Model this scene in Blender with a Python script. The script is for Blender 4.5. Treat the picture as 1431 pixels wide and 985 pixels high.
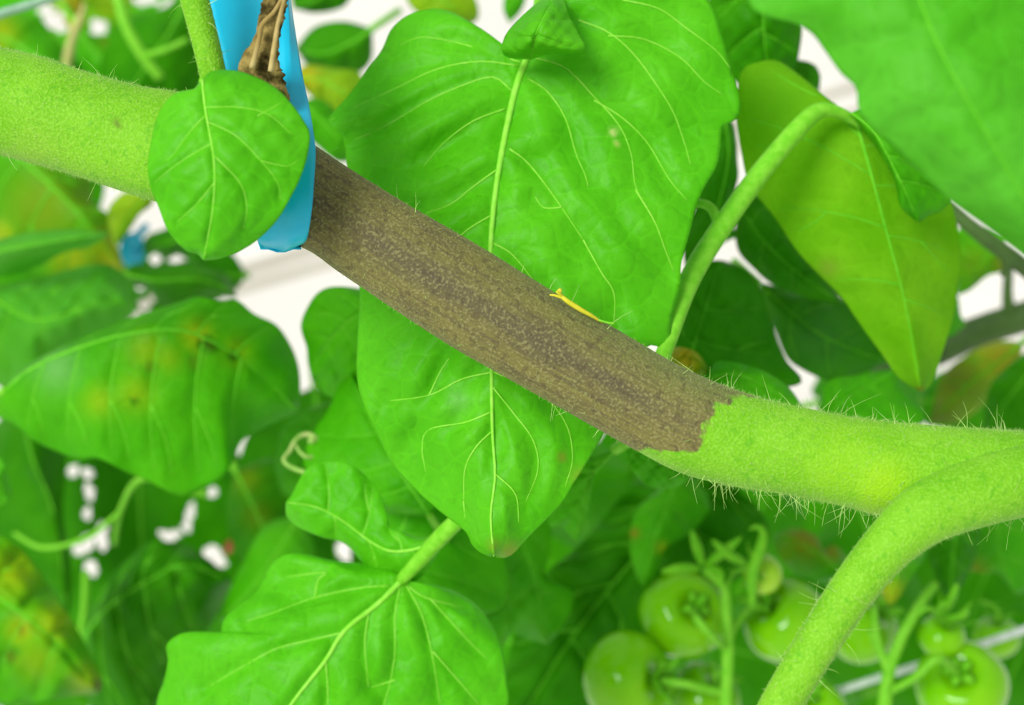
import bpy, math, random
import numpy as np
from mathutils import Vector, Matrix, Euler

random.seed(7); rng = np.random.default_rng(7)
for o in list(bpy.data.objects): bpy.data.objects.remove(o, do_unlink=True)
S = bpy.context.scene
COL = S.collection

# ------------------------------------------------------------------ camera, sky, sun, exposure
W, H, LENS = 1431.0, 985.0, 50.0
FPX = W * LENS / 36.0
CAM_H, PITCH = 0.78, 35.0
cam = bpy.data.cameras.new('camera'); cam.lens = LENS; cam.sensor_width = 36; cam.clip_start = 0.01
cam_o = bpy.data.objects.new('camera', cam); COL.objects.link(cam_o)
cam_o.location = (0, 0, CAM_H); cam_o.rotation_euler = (math.radians(90 - PITCH), 0, 0)
cam.dof.use_dof = True; cam.dof.focus_distance = 0.205; cam.dof.aperture_fstop = 17
S.camera = cam_o
CM = Matrix.Translation((0, 0, CAM_H)) @ Euler((math.radians(90 - PITCH), 0, 0)).to_matrix().to_4x4()
CMN = np.array(CM)

world = bpy.data.worlds.new('greenhouse_daylight'); S.world = world; world.use_nodes = True
bg = world.node_tree.nodes['Background']
bg.inputs['Color'].default_value = (1.0, 1.0, 0.97, 1); bg.inputs['Strength'].default_value = 0.64
sun = bpy.data.lights.new('sun', 'SUN'); sun.energy = 4.2; sun.angle = math.radians(24); sun.color = (1, 0.98, 0.92)
sun_o = bpy.data.objects.new('sun', sun); COL.objects.link(sun_o)
sun_o.rotation_euler = (math.radians(32), math.radians(-32), 0)
S.view_settings.view_transform = 'Standard'; S.view_settings.look = 'None'
S.view_settings.exposure = -0.08; S.view_settings.gamma = 1.0; S.view_settings.use_curve_mapping = False

# ------------------------------------------------------------------ geometry helpers
def P(px, py, d):
    """photo pixel + distance along the view axis -> world point(s), numpy"""
    px, py, d = np.broadcast_arrays(np.asarray(px, float), np.asarray(py, float), np.asarray(d, float))
    c = np.stack([(px - W / 2) / FPX * d, -(py - H / 2) / FPX * d, -d, np.ones_like(d)], -1)
    return (c @ CMN.T)[..., :3]

def spline(pts, n=None, t=None):
    """Catmull-Rom through the points, sampled evenly by arc length (any dimension)"""
    p = np.asarray(pts, float)
    if len(p) == 2: p = np.stack([p[0], (p[0] + p[1]) / 2, p[1]])
    q = np.vstack([2 * p[0] - p[1], p, 2 * p[-1] - p[-2]])
    out = []
    for i in range(1, len(q) - 2):
        a, b, c, d = q[i - 1], q[i], q[i + 1], q[i + 2]
        s = np.linspace(0, 1, 16, endpoint=False)[:, None]
        out.append(0.5 * (2 * b + (c - a) * s + (2 * a - 5 * b + 4 * c - d) * s ** 2 + (3 * b - a - 3 * c + d) * s ** 3))
    out.append(p[-1:]); c = np.vstack(out)
    l = np.r_[0, np.cumsum(np.linalg.norm(np.diff(c[:, :2], axis=0), axis=1))]
    if t is None: t = np.linspace(0, 1, n)
    return np.stack([np.interp(np.asarray(t) * l[-1], l, c[:, k]) for k in range(c.shape[1])], -1)

def link(o, parent=None):
    COL.objects.link(o)
    if parent is not None: o.parent = parent
    return o

def mesh_obj(name, verts, faces, mat, parent=None, origin=None, smooth=True, attrs=None, uv=None):
    v = np.asarray(verts, float)
    if origin is None: origin = np.array(parent.location) if parent is not None and parent.get('_o') is None else np.zeros(3)
    me = bpy.data.meshes.new(name)
    me.from_pydata((v - origin).tolist(), [], [tuple(int(i) for i in f) for f in faces])
    if smooth: me.polygons.foreach_set('use_smooth', np.ones(len(me.polygons), bool))
    for k, (ty, arr) in (attrs or {}).items():
        a = me.attributes.new(k, ty, 'POINT')
        a.data.foreach_set('color' if ty == 'FLOAT_COLOR' else 'value', np.ascontiguousarray(arr, dtype=np.float32).ravel())
    if uv is not None:
        lay = me.uv_layers.new(name='UVMap')
        idx = np.empty(len(me.loops), np.int32); me.loops.foreach_get('vertex_index', idx)
        lay.data.foreach_set('uv', np.ascontiguousarray(np.asarray(uv)[idx], dtype=np.float32).ravel())
    me.materials.append(mat); me.update()
    return link(bpy.data.objects.new(name, me), parent)

def tag(o, label, cat, group=None, kind=None):
    if label: o['label'] = label
    if cat: o['category'] = cat
    if group: o['group'] = group
    if kind: o['kind'] = kind
    return o

def empty(name, loc, label, cat, group=None):
    e = bpy.data.objects.new(name, None); e.empty_display_size = 0.01; e.location = tuple(loc)
    link(e); return tag(e, label, cat, group)

def tube_data(path, rad, sides=10, flat=1.0, cap=True, twist=None):
    """swept tube along 3-D path with radius per point; returns verts, faces, ring frames"""
    path = np.asarray(path, float); n = len(path); rad = np.broadcast_to(np.asarray(rad, float), (n,))
    tan = np.gradient(path, axis=0); tan /= np.linalg.norm(tan, axis=1)[:, None] + 1e-12
    view = CMN[:3, 2]                       # towards the camera: a steady reference direction
    a = np.cross(tan, view); ln = np.linalg.norm(a, axis=1)[:, None]
    a = np.where(ln > 1e-3, a / (ln + 1e-12), np.array(CMN[:3, 0])[None]); b = np.cross(a, tan)
    th = np.arange(sides) / sides * 2 * np.pi
    v = path[:, None] + rad[:, None, None] * (np.cos(th)[None, :, None] * a[:, None] + flat * np.sin(th)[None, :, None] * b[:, None])
    v = v.reshape(-1, 3); f = []
    i = np.arange(n - 1)[:, None] * sides; j = np.arange(sides)[None]; k = (j + 1) % sides
    f = np.stack([i + j, i + k, i + sides + k, i + sides + j], -1).reshape(-1, 4).tolist()
    if cap:
        f.append(list(range(sides - 1, -1, -1))); f.append(list(range((n - 1) * sides, n * sides)))
    return v, f

def tube(name, pts, rpx, mat, parent=None, n=24, sides=10, flat=1.0):
    """pts: (px, py, depth); rpx: radii in photo pixels at those depths"""
    p = np.asarray(pts, float)
    r = np.broadcast_to(np.asarray(rpx, float), (len(p),))
    s = spline(np.column_stack([p, r]), n)
    v, f = tube_data(P(s[:, 0], s[:, 1], s[:, 2]), s[:, 3] * s[:, 2] / FPX, sides, flat)
    return mesh_obj(name, v, f, mat, parent)

# ------------------------------------------------------------------ materials
def new_mat(name):
    m = bpy.data.materials.new(name); m.use_nodes = True; t = m.node_tree; t.nodes.clear()
    out = t.nodes.new('ShaderNodeOutputMaterial'); b = t.nodes.new('ShaderNodeBsdfPrincipled')
    t.links.new(b.outputs[0], out.inputs[0]); return m, t, b, out
def N(t, ty, **kw):
    n = t.nodes.new(ty)
    for k, v in kw.items():
        if k in n.inputs: n.inputs[k].default_value = v
        else: setattr(n, k, v)
    return n
def mixc(t, f, a, b):
    m = t.nodes.new('ShaderNodeMix'); m.data_type = 'RGBA'
    for sock, val in ((m.inputs[0], f), (m.inputs[6], a), (m.inputs[7], b)):
        if isinstance(val, bpy.types.NodeSocket): t.links.new(val, sock)
        elif isinstance(val, (int, float)): sock.default_value = val
        else: sock.default_value = (*val, 1)
    return m.outputs[2]
def ramp(t, fac, a, b):
    m = t.nodes.new('ShaderNodeMapRange'); m.interpolation_type = 'SMOOTHSTEP'
    m.inputs[1].default_value = a; m.inputs[2].default_value = b
    t.links.new(fac, m.inputs[0]); return m.outputs[0]

def leaf_mat(name, c1, c2, trans=0.45, tcol=None, rough=0.48, bump=0.30, spec=0.22):
    m, t, b, out = new_mat(name)
    co = N(t, 'ShaderNodeTexCoord').outputs['Object']
    n1 = N(t, 'ShaderNodeTexNoise', Scale=70.0, Detail=3.0); t.links.new(co, n1.inputs['Vector'])
    n2 = N(t, 'ShaderNodeTexNoise', Scale=900.0, Detail=2.0); t.links.new(co, n2.inputs['Vector'])
    vo = N(t, 'ShaderNodeTexVoronoi', Scale=240.0); vo.feature = 'DISTANCE_TO_EDGE'; t.links.new(co, vo.inputs['Vector'])
    c = mixc(t, ramp(t, n1.outputs[0], 0.3, 0.7), c1, c2)
    net = ramp(t, vo.outputs['Distance'], 0.06, 0.0)
    mm = N(t, 'ShaderNodeMath', operation='MULTIPLY'); t.links.new(net, mm.inputs[0]); mm.inputs[1].default_value = 0.13
    c = mixc(t, mm.outputs[0], c, tuple(min(1, x * 1.5) for x in c2))
    sp = N(t, 'ShaderNodeMath', operation='MULTIPLY'); t.links.new(ramp(t, n2.outputs[0], 0.5, 0.75), sp.inputs[0]); sp.inputs[1].default_value = 0.25
    c = mixc(t, sp.outputs[0], c, tuple(x * 0.6 for x in c1))
    at = N(t, 'ShaderNodeAttribute', attribute_name='tint')
    tn = N(t, 'ShaderNodeMath', operation='MULTIPLY'); t.links.new(at.outputs['Alpha'], tn.inputs[0])
    t.links.new(ramp(t, N(t, 'ShaderNodeTexNoise', Scale=420.0).outputs[0], 0.2, 0.5), tn.inputs[1])
    c = mixc(t, tn.outputs[0], c, at.outputs['Color'])
    t.links.new(c, b.inputs['Base Color'])
    b.inputs['Roughness'].default_value = rough; b.inputs['Specular IOR Level'].default_value = spec
    bm = N(t, 'ShaderNodeBump', Strength=bump, Distance=0.0006)
    ad = N(t, 'ShaderNodeMath', operation='MULTIPLY_ADD'); t.links.new(n2.outputs[0], ad.inputs[0]); ad.inputs[1].default_value = 0.5
    n3 = N(t, 'ShaderNodeTexNoise', Scale=300.0, Detail=2.0); t.links.new(co, n3.inputs['Vector'])
    lump = N(t, 'ShaderNodeMath', operation='MULTIPLY_ADD'); t.links.new(n3.outputs[0], lump.inputs[0]); lump.inputs[1].default_value = 1.6
    net2 = N(t, 'ShaderNodeMath', operation='MULTIPLY'); t.links.new(ramp(t, vo.outputs['Distance'], 0.0, 0.2), net2.inputs[0]); net2.inputs[1].default_value = 0.45
    t.links.new(net2.outputs[0], lump.inputs[2]); t.links.new(lump.outputs[0], ad.inputs[2]); t.links.new(ad.outputs[0], bm.inputs['Height'])
    t.links.new(bm.outputs[0], b.inputs['Normal'])
    tr = N(t, 'ShaderNodeBsdfTranslucent')
    tc = mixc(t, 0.5, c, tcol or tuple(min(1, x * 1.5) for x in c2)); t.links.new(tc, tr.inputs[0])
    mx = N(t, 'ShaderNodeMixShader'); mx.inputs[0].default_value = trans
    t.links.new(b.outputs[0], mx.inputs[1]); t.links.new(tr.outputs[0], mx.inputs[2]); t.links.new(mx.outputs[0], out.inputs[0])
    return m

def plain_mat(name, c1, c2, scale=300.0, rough=0.5, spec=0.4, bump=0.2, stretch=None, dist=0.0004, coat=0.0):
    m, t, b, out = new_mat(name)
    co = N(t, 'ShaderNodeTexCoord').outputs['Object']
    if stretch:
        mp = N(t, 'ShaderNodeMapping'); mp.inputs['Scale'].default_value = stretch; t.links.new(co, mp.inputs[0]); co = mp.outputs[0]
    n = N(t, 'ShaderNodeTexNoise', Scale=scale, Detail=4.0); t.links.new(co, n.inputs['Vector'])
    t.links.new(mixc(t, ramp(t, n.outputs[0], 0.32, 0.68), c1, c2), b.inputs['Base Color'])
    b.inputs['Roughness'].default_value = rough; b.inputs['Specular IOR Level'].default_value = spec; b.inputs['Coat Weight'].default_value = coat
    b.inputs['Coat Roughness'].default_value = 0.08
    bm = N(t, 'ShaderNodeBump', Strength=bump, Distance=dist); t.links.new(n.outputs[0], bm.inputs['Height']); t.links.new(bm.outputs[0], b.inputs['Normal'])
    return m

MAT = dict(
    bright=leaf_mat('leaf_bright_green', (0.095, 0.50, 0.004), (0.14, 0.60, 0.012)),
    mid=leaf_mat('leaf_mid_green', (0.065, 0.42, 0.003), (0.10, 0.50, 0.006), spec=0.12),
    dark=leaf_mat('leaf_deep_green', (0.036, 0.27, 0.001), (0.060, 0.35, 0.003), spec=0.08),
    glauc=leaf_mat('leaf_bluish_green', (0.09, 0.48, 0.010), (0.13, 0.55, 0.035), rough=0.6),
    yellow=leaf_mat('leaf_yellow_green', (0.22, 0.48, 0.006), (0.34, 0.55, 0.01)),
    under=leaf_mat('leaf_pale_underside', (0.19, 0.52, 0.006), (0.28, 0.60, 0.02), 0.6, rough=0.7, spec=0.1),
    vein=plain_mat('leaf_vein', (0.20, 0.62, 0.03), (0.28, 0.68, 0.07), 900, 0.6, 0.2),
    vein_dim=plain_mat('leaf_vein_soft', (0.10, 0.50, 0.01), (0.15, 0.57, 0.02), 900, 0.6, 0.2),
    stalk=plain_mat('leaf_stalk', (0.13, 0.48, 0.012), (0.19, 0.55, 0.03), 700, 0.6, 0.2, bump=0.3),
    stalk_and_shade_dark=plain_mat('old_stem_and_shade_dark', (0.035, 0.09, 0.012), (0.06, 0.14, 0.02), 120, 0.6),  # old stem colour, also on the strip that stands in for leaf shade
    stalk_tan=plain_mat('dry_stalk_tan', (0.45, 0.42, 0.16), (0.35, 0.42, 0.10), 200, 0.7),
    dry=plain_mat('withered_brown', (0.035, 0.026, 0.006), (0.30, 0.23, 0.07), 520, 0.9, 0.1, 1.0, dist=0.0014),
    tape=plain_mat('blue_plastic', (0.004, 0.42, 0.64), (0.008, 0.47, 0.70), 120, 0.32, 0.3, 0.15, dist=0.0008),
    tomato=plain_mat('unripe_tomato_skin', (0.12, 0.44, 0.002), (0.19, 0.53, 0.004), 60, 0.10, 0.24, 0.02),
    tomato_pale=plain_mat('young_tomato_skin', (0.24, 0.56, 0.01), (0.34, 0.62, 0.03), 60, 0.12, 0.3, 0.02),
    sepal=plain_mat('sepal_green', (0.11, 0.46, 0.006), (0.16, 0.52, 0.015), 500, 0.6, 0.2),
    fibre=plain_mat('dry_fibre_tan', (0.30, 0.22, 0.07), (0.52, 0.42, 0.18), 300, 0.8, 0.1, 0.5),
    hair=plain_mat('stem_hair', (0.40, 0.66, 0.13), (0.52, 0.74, 0.25), 300, 0.5),
    wire=plain_mat('galvanised_wire', (0.45, 0.55, 0.50), (0.60, 0.68, 0.64), 400, 0.4, 0.5),
    wire_green=plain_mat('grey_green_wire', (0.16, 0.32, 0.20), (0.22, 0.40, 0.26), 400, 0.45),
    petal=plain_mat('dried_petal_yellow', (0.50, 0.50, 0.015), (0.66, 0.60, 0.03), 500, 0.6),
    tendril=plain_mat('pale_tendril', (0.24, 0.50, 0.07), (0.36, 0.44, 0.14), 300, 0.6),
    floor=plain_mat('white_ground_sheet', (0.70, 0.68, 0.64), (0.77, 0.75, 0.71), 6, 0.5, 0.3, 0.1, dist=0.004),
    seam=plain_mat('ground_sheet_seam', (0.42, 0.40, 0.32), (0.48, 0.46, 0.38), 10, 0.6),
    red=plain_mat('ripe_red', (0.55, 0.03, 0.01), (0.65, 0.05, 0.02), 50, 0.25),
)

def stem_material():
    m, t, b, out = new_mat('tomato_stem_skin')
    uvn = N(t, 'ShaderNodeUVMap', uv_map='UVMap').outputs[0]
    co = N(t, 'ShaderNodeTexCoord').outputs['Object']
    def noise(vec, scale, detail=3.0, sc=None):
        if sc:
            mp = N(t, 'ShaderNodeMapping'); mp.inputs['Scale'].default_value = sc; t.links.new(vec, mp.inputs[0]); vec = mp.outputs[0]
        n = N(t, 'ShaderNodeTexNoise', Scale=scale, Detail=detail); t.links.new(vec, n.inputs['Vector']); return n.outputs[0]
    fine = noise(co, 2600.0, 2.0); blot = noise(co, 160.0, 4.0); stri = noise(uvn, 1.0, 5.0, (0.10, 1.6, 1)); dots = noise(co, 900.0, 1.0)
    g = mixc(t, ramp(t, blot, 0.3, 0.7), (0.13, 0.40, 0.007), (0.18, 0.47, 0.018))
    def scaled(sock, k):
        q = N(t, 'ShaderNodeMath', operation='MULTIPLY'); t.links.new(sock, q.inputs[0]); q.inputs[1].default_value = k; return q.outputs[0]
    g = mixc(t, scaled(ramp(t, fine, 0.45, 0.65), 0.45), g, (0.27, 0.58, 0.06))
    g = mixc(t, scaled(ramp(t, dots, 0.58, 0.72), 0.55), g, (0.09, 0.36, 0.01))
    at = N(t, 'ShaderNodeAttribute', attribute_name='tint')
    g = mixc(t, at.outputs['Alpha'], g, at.outputs['Color'])
    l = mixc(t, ramp(t, stri, 0.42, 0.62), (0.165, 0.155, 0.044), (0.118, 0.105, 0.042))
    st = N(t, 'ShaderNodeAttribute', attribute_name='streak')
    l = mixc(t, scaled(st.outputs['Fac'], 0.72), l, (0.080, 0.064, 0.042))
    gt = N(t, 'ShaderNodeAttribute', attribute_name='greenish')
    l = mixc(t, gt.outputs['Fac'], l, (0.15, 0.20, 0.055))
    l = mixc(t, scaled(ramp(t, fine, 0.48, 0.68), 0.5), l, (0.30, 0.29, 0.12))
    l = mixc(t, scaled(ramp(t, dots, 0.55, 0.7), 0.5), l, (0.07, 0.055, 0.03))
    le = N(t, 'ShaderNodeAttribute', attribute_name='lesion')
    ad = N(t, 'ShaderNodeMath', operation='MULTIPLY_ADD'); t.links.new(noise(co, 520.0, 8.0), ad.inputs[0]); ad.inputs[1].default_value = 0.62; t.links.new(le.outputs['Fac'], ad.inputs[2])
    fac = ramp(t, ad.outputs[0], 0.24, 0.37)
    c = mixc(t, fac, g, l); t.links.new(c, b.inputs['Base Color'])
    b.inputs['Roughness'].default_value = 0.6; b.inputs['Specular IOR Level'].default_value = 0.12
    b.inputs['Sheen Weight'].default_value = 0.12; b.inputs['Sheen Roughness'].default_value = 0.4; b.inputs['Sheen Tint'].default_value = (0.75, 0.9, 0.45, 1)
    bm = N(t, 'ShaderNodeBump', Strength=0.55, Distance=0.0004)
    a2 = N(t, 'ShaderNodeMath', operation='MULTIPLY_ADD'); t.links.new(stri, a2.inputs[0]); a2.inputs[1].default_value = 0.25; t.links.new(fine, a2.inputs[2])
    t.links.new(a2.outputs[0], bm.inputs['Height']); t.links.new(bm.outputs[0], b.inputs['Normal'])
    return m
MAT['stem'] = stem_material()

# ------------------------------------------------------------------ the setting: white ground sheet
def quad_box(name, x0, x1, y0, y1, z0, z1, mat, parent=None):
    v = [(x, y, z) for z in (z0, z1) for y in (y0, y1) for x in (x0, x1)]
    f = [(0, 2, 3, 1), (4, 5, 7, 6), (0, 1, 5, 4), (2, 6, 7, 3), (0, 4, 6, 2), (1, 3, 7, 5)]
    return mesh_obj(name, v, f, mat, parent, smooth=False)
floor = quad_box('floor', -5, 5, -3, 8, -0.03, 0.0, MAT['floor']); tag(floor, 'white plastic ground sheet far below the plants', None, kind='structure')
def seam_strip(p0, p1, w):
    a, b = np.array([*p0, 0.0]), np.array([*p1, 0.0]); dr = (b - a) / np.linalg.norm(b - a); q = np.array([-dr[1], dr[0], 0]) * w
    v = [a - q, b - q, b + q, a + q]; v = [x + [0, 0, -0.002] for x in v] + [x + [0, 0, 0.004] for x in v]
    f = [(4, 5, 6, 7), (0, 1, 5, 4), (1, 2, 6, 5), (2, 3, 7, 6), (3, 0, 4, 7)]
    return mesh_obj('seam', v, f, MAT['seam'], floor, smooth=False)
def ground(px, py):
    r = P(px, py, 1.0) - np.array([0, 0, CAM_H]); s = -CAM_H / r[2]; return (r * s)[:2]
g0, g1 = ground(300, 415), ground(450, 372); e = (g1 - g0)
seam_strip(g0 - e * 12, g1 + e * 12, 0.006)
g0, g1 = ground(1140, 140), ground(1200, 122); e = (g1 - g0)
seam_strip(g0 - e * 20, g1 + e * 20, 0.008)

def frame_bar(name, a, b, w, mat):
    a, b = np.array(a, float), np.array(b, float); v, f = tube_data(np.linspace(a, b, 3), w, 4)
    return tag(mesh_obj(name, v, f, mat, smooth=False), 'grey steel bar of the greenhouse frame', None, kind='structure')
k_ = 0
for gx in (-3.2, 3.2):
    for gy in (-2.0, 6.0):
        k_ += 1; frame_bar(f'trim_{k_}', (gx, gy, 0), (gx, gy, 2.6), 0.04, MAT['wire'])
    k_ += 1; frame_bar(f'trim_{k_}', (gx, -2.5, 2.62), (gx, 7.0, 2.62), 0.05, MAT['wire'])
for gy in (-2.0, 0.0, 2.0, 4.0, 6.0):
    for sx in (-1, 1):
        k_ += 1; frame_bar(f'trim_{k_}', (3.2 * sx, gy, 2.66), (0, gy, 3.7), 0.03, MAT['wire'])

# ------------------------------------------------------------------ leaves
def project_depth(grid_xy, grid_d, xy):
    out = np.empty(len(xy))
    for i in range(0, len(xy), 200):
        q = ((xy[i:i + 200, None] - grid_xy[None]) ** 2).sum(-1)
        k = np.argpartition(q, 3, axis=1)[:, :4]; w = 1 / (np.take_along_axis(q, k, 1) + 0.5)
        out[i:i + 200] = (grid_d[k] * w).sum(1) / w.sum(1)
    return out

def build_blade(parent, mid, A, B, d, mat='mid', vein='vein_dim', name='blade', fold=0.004, ripple=0.001, puck=0.0008, nv=5, k=1.5,
                bow=0.06, veins=None, mid_r=3.0, vein_r=1.2, res=1.0, tints=(), base_px=None, under=False, forks=True, holes=(), ridges=(), thick=0.00025, wob=3, show_mid=True):
    fa, fb = fold if isinstance(fold, tuple) else (fold, fold)
    nu, nh = int(46 * res), int(16 * res)
    u = np.linspace(0.003, 0.997, nu)
    M = spline(mid, t=u ** k); OA = spline(A, t=u); OB = spline(B, t=u)
    MT = np.gradient(spline(mid, 60), axis=0); MT /= np.linalg.norm(MT, axis=1)[:, None] + 1e-9
    tdir = np.stack([np.interp(u ** k, np.linspace(0, 1, 60), MT[:, c]) for c in (0, 1)], -1)
    def row(Mx, Ox, tx, v):
        L = np.linalg.norm(Ox - Mx, axis=-1, keepdims=True)
        return Mx + (Ox - Mx) * v - tx * (bow * 4 * v * (1 - v)) * L
    vv = np.r_[-np.linspace(1, 0, nh + 1)[:-1], np.linspace(0, 1, nh + 1)]
    G = np.empty((nu, len(vv), 2))
    for j, v in enumerate(vv): G[:, j] = row(M, OA if v < 0 else OB, tdir, abs(v))
    dm = spline(np.column_stack([np.linspace(0, 1, len(d)), np.zeros(len(d)), d]), 60)[:, 2]
    D = np.interp(u ** k, np.linspace(0, 1, 60), dm)[:, None] + np.zeros(len(vv))
    av = np.abs(vv)[None]
    D = D + np.where(vv < 0, fa, fb)[None] * av ** 1.6
    ph = rng.uniform(0, 6.28, 2)
    D = D + ripple * av ** 2 * np.where(vv < 0, 1, -1)[None] * np.sin(u[:, None] * wob * 6.28 + ph[0]) + 0.6 * ripple * av ** 2 * np.sin(u[:, None] * wob * 11 + ph[1])
    # vein lines in the picture plane of the leaf
    lines = []
    if veins is None:
        veins = []
        for side, O in ((-1, OA), (1, OB)):
            for i in range(nv):
                ui = 0.10 + 0.74 * (i + 0.5 + 0.2 * side * 0.5) / nv; q = int(ui * (nu - 1))
                t = np.linspace(0, 0.9, 14)[:, None]
                ln = row(M[q][None], O[q][None], tdir[q][None], t); veins.append(ln)
                if forks and i < nv - 1:
                    q2 = min(nu - 1, q + int(0.055 * nu)); t2 = np.linspace(0, 1, 8)[:, None]
                    st = ln[7]; en = row(M[q2][None], O[q2][None], tdir[q2][None], np.array([[0.88]]))[0]
                    veins.append(st + (en - st) * t2 + tdir[q] * 0.06 * np.linalg.norm(en - st) * 4 * t2 * (1 - t2))
    else:
        veins = [spline(x, 22) for x in veins]
    allv = np.vstack([spline(mid, 60)[:, :2]] + veins)
    gx = G.reshape(-1, 2)
    dist = np.sqrt(np.min(((gx[:, None] - allv[None]) ** 2).sum(-1), axis=1)).reshape(D.shape)
    ext = max(np.ptp(gx[:, 0]), np.ptp(gx[:, 1])); w = ext * 0.024
    sg = -1 if under else 1
    D = D - sg * puck * (1 - np.exp(-(dist / w) ** 2)) * (1 - 0.6 * av ** 4)
    D = D + puck * 0.35 * np.sin(G[..., 0] / ext * 38 + ph[0]) * np.sin(G[..., 1] / ext * 33 + ph[1])
    for (rx, ry, rr, rd, rw, ra) in ridges:
        a_ = math.radians(rd); q_ = (G[..., 0] - rx) * math.cos(a_) + (G[..., 1] - ry) * math.sin(a_)
        D = D + ra * np.sin(q_ / rw * 2 * np.pi + 1.5 * np.sin((G[..., 0] + G[..., 1]) / 90)) * np.exp(-((G[..., 0] - rx) ** 2 + (G[..., 1] - ry) ** 2) / rr ** 2)
    tint = np.zeros((gx.shape[0], 4))
    for (tx, ty, tr, tc, ta) in tints:
        al = ta * np.exp(-(((gx - [tx, ty]) ** 2).sum(1)) / (tr ** 2)); up = al > tint[:, 3]
        tint[up, :3] = tc; tint[up, 3] = al[up]
    nc = len(vv); ii, jj = np.meshgrid(np.arange(nu - 1), np.arange(nc - 1), indexing='ij')
    F = np.stack([ii * nc + jj, ii * nc + jj + 1, (ii + 1) * nc + jj + 1, (ii + 1) * nc + jj], -1).reshape(-1, 4)
    if holes:
        fc = gx[F].mean(1); keep = np.ones(len(F), bool)
        for (hx, hy, hw, hh) in holes: keep &= ((fc[:, 0] - hx) / hw) ** 2 + ((fc[:, 1] - hy) / hh) ** 2 > 0.8 + 0.45 * np.sin(fc[:, 0] / 4.3 + hy) * np.cos(fc[:, 1] / 5.1 + hx)
        F = F[keep]
    V = P(G[..., 0], G[..., 1], D).reshape(-1, 3)
    org = np.array(parent.location)
    blade = mesh_obj(name, V, F, MAT[mat], parent, org, attrs={'tint': ('FLOAT_COLOR', tint)})
    if thick:
        so = blade.modifiers.new('thickness', 'SOLIDIFY'); so.thickness = thick; so.offset = 0
    Df = D.ravel()
    def vein_tube(nm, xy, r0, r1, lift):
        dd = project_depth(gx, Df, xy); n = len(xy)
        r = np.linspace(r0, r1, n) * dd / FPX
        v, f = tube_data(P(xy[:, 0], xy[:, 1], dd - lift * r - thick * 0.5), r, 6)
        o = mesh_obj(nm, v, f, MAT[vein], blade, org)
        return o
    if show_mid: vein_tube('midrib', spline(mid, 40)[:, :2], mid_r, max(0.6, mid_r * 0.25), 0.3)
    if vein_r:
        for x in veins: vein_tube('side_vein', np.asarray(x), vein_r, vein_r * 0.45, 0.5)
    return blade

def leaf(label, mid, A, B, d, stalk=None, stalk_r=5, stalk_mat='stalk', group=None, name='tomato_leaf', **kw):
    e = empty(name, P(mid[0][0], mid[0][1], d[0]), label, 'leaf', group)
    build_blade(e, mid, A, B, d, **kw)
    if stalk is None:
        m0, m1 = np.array(mid[0], float), np.array(mid[1], float); q = (m0 - m1); q /= np.linalg.norm(q)
        stalk = [(*m0, d[0]), (*(m0 + q * 25), d[0] + 0.006), (*(m0 + q * 45), d[0] + 0.018)]
    tube('leaf_stalk', stalk, stalk_r, MAT[stalk_mat], e, 20, 10)
    return e

def ovate(cx, cy, L, Wd, ang, d, tilt=0.01, lobes=0.0):
    """base, midrib and both outlines of a generic ovate leaflet, base at (cx, cy)"""
    a = math.radians(ang); t = np.array([math.cos(a), math.sin(a)]); nrm = np.array([-t[1], t[0]])
    b = np.array([cx, cy], float); cv = rng.uniform(-0.1, 0.1) * L
    mid = [b, b + t * L * 0.35 + nrm * cv, b + t * L * 0.7 + nrm * cv, b + t * L]
    prof = [(0, 0), (-0.05, 0.25), (0.05, 0.62), (0.25, 0.95), (0.45, 1.0), (0.65, 0.82), (0.82, 0.5), (0.94, 0.2), (1, 0)]
    def side(s): return [b + t * L * x + nrm * (s * Wd * y * (1 + lobes * rng.uniform(-1, 1)) + cv * (1 - (2 * x - 1) ** 2) * 0.8) for x, y in prof]
    return dict(mid=mid, A=side(-1), B=side(1), d=[d, d - tilt * 0.3, d + tilt])

BR, YE, OL, RU = (0.05, 0.012, 0.004), (0.75, 0.62, 0.01), (0.30, 0.34, 0.01), (0.45, 0.16, 0.015)

# large leaf behind the stem
A_mid = [(738, 78), (722, 120), (708, 180), (696, 245), (688, 310), (685, 370), (685, 450), (687, 520), (688, 600), (692, 665), (686, 720), (690, 777)]
A_L = [(738, 78), (702, 80), (678, 72), (665, 60), (658, 44), (641, 23), (611, 13), (574, 20), (548, 40), (534, 70), (514, 97), (487, 134), (457, 171), (478, 188), (485, 231), (490, 300), (503, 400), (500, 480), (500, 532), (513, 575), (528, 608), (548, 647), (575, 678), (614, 713), (650, 741), (660, 760), (673, 772), (690, 778)]
A_R = [(738, 78), (760, 55), (785, 0), (820, -45), (880, -62), (950, -45), (990, 0), (1010, 55), (1020, 90), (1034, 140), (1030, 165), (1009, 178), (1007, 205), (1000, 235), (985, 260), (972, 290), (965, 320), (952, 368), (950, 400), (938, 445), (934, 484), (905, 483), (880, 520), (862, 570), (841, 608), (822, 643), (802, 674), (783, 705), (740, 748), (712, 776), (690, 778)]
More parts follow.
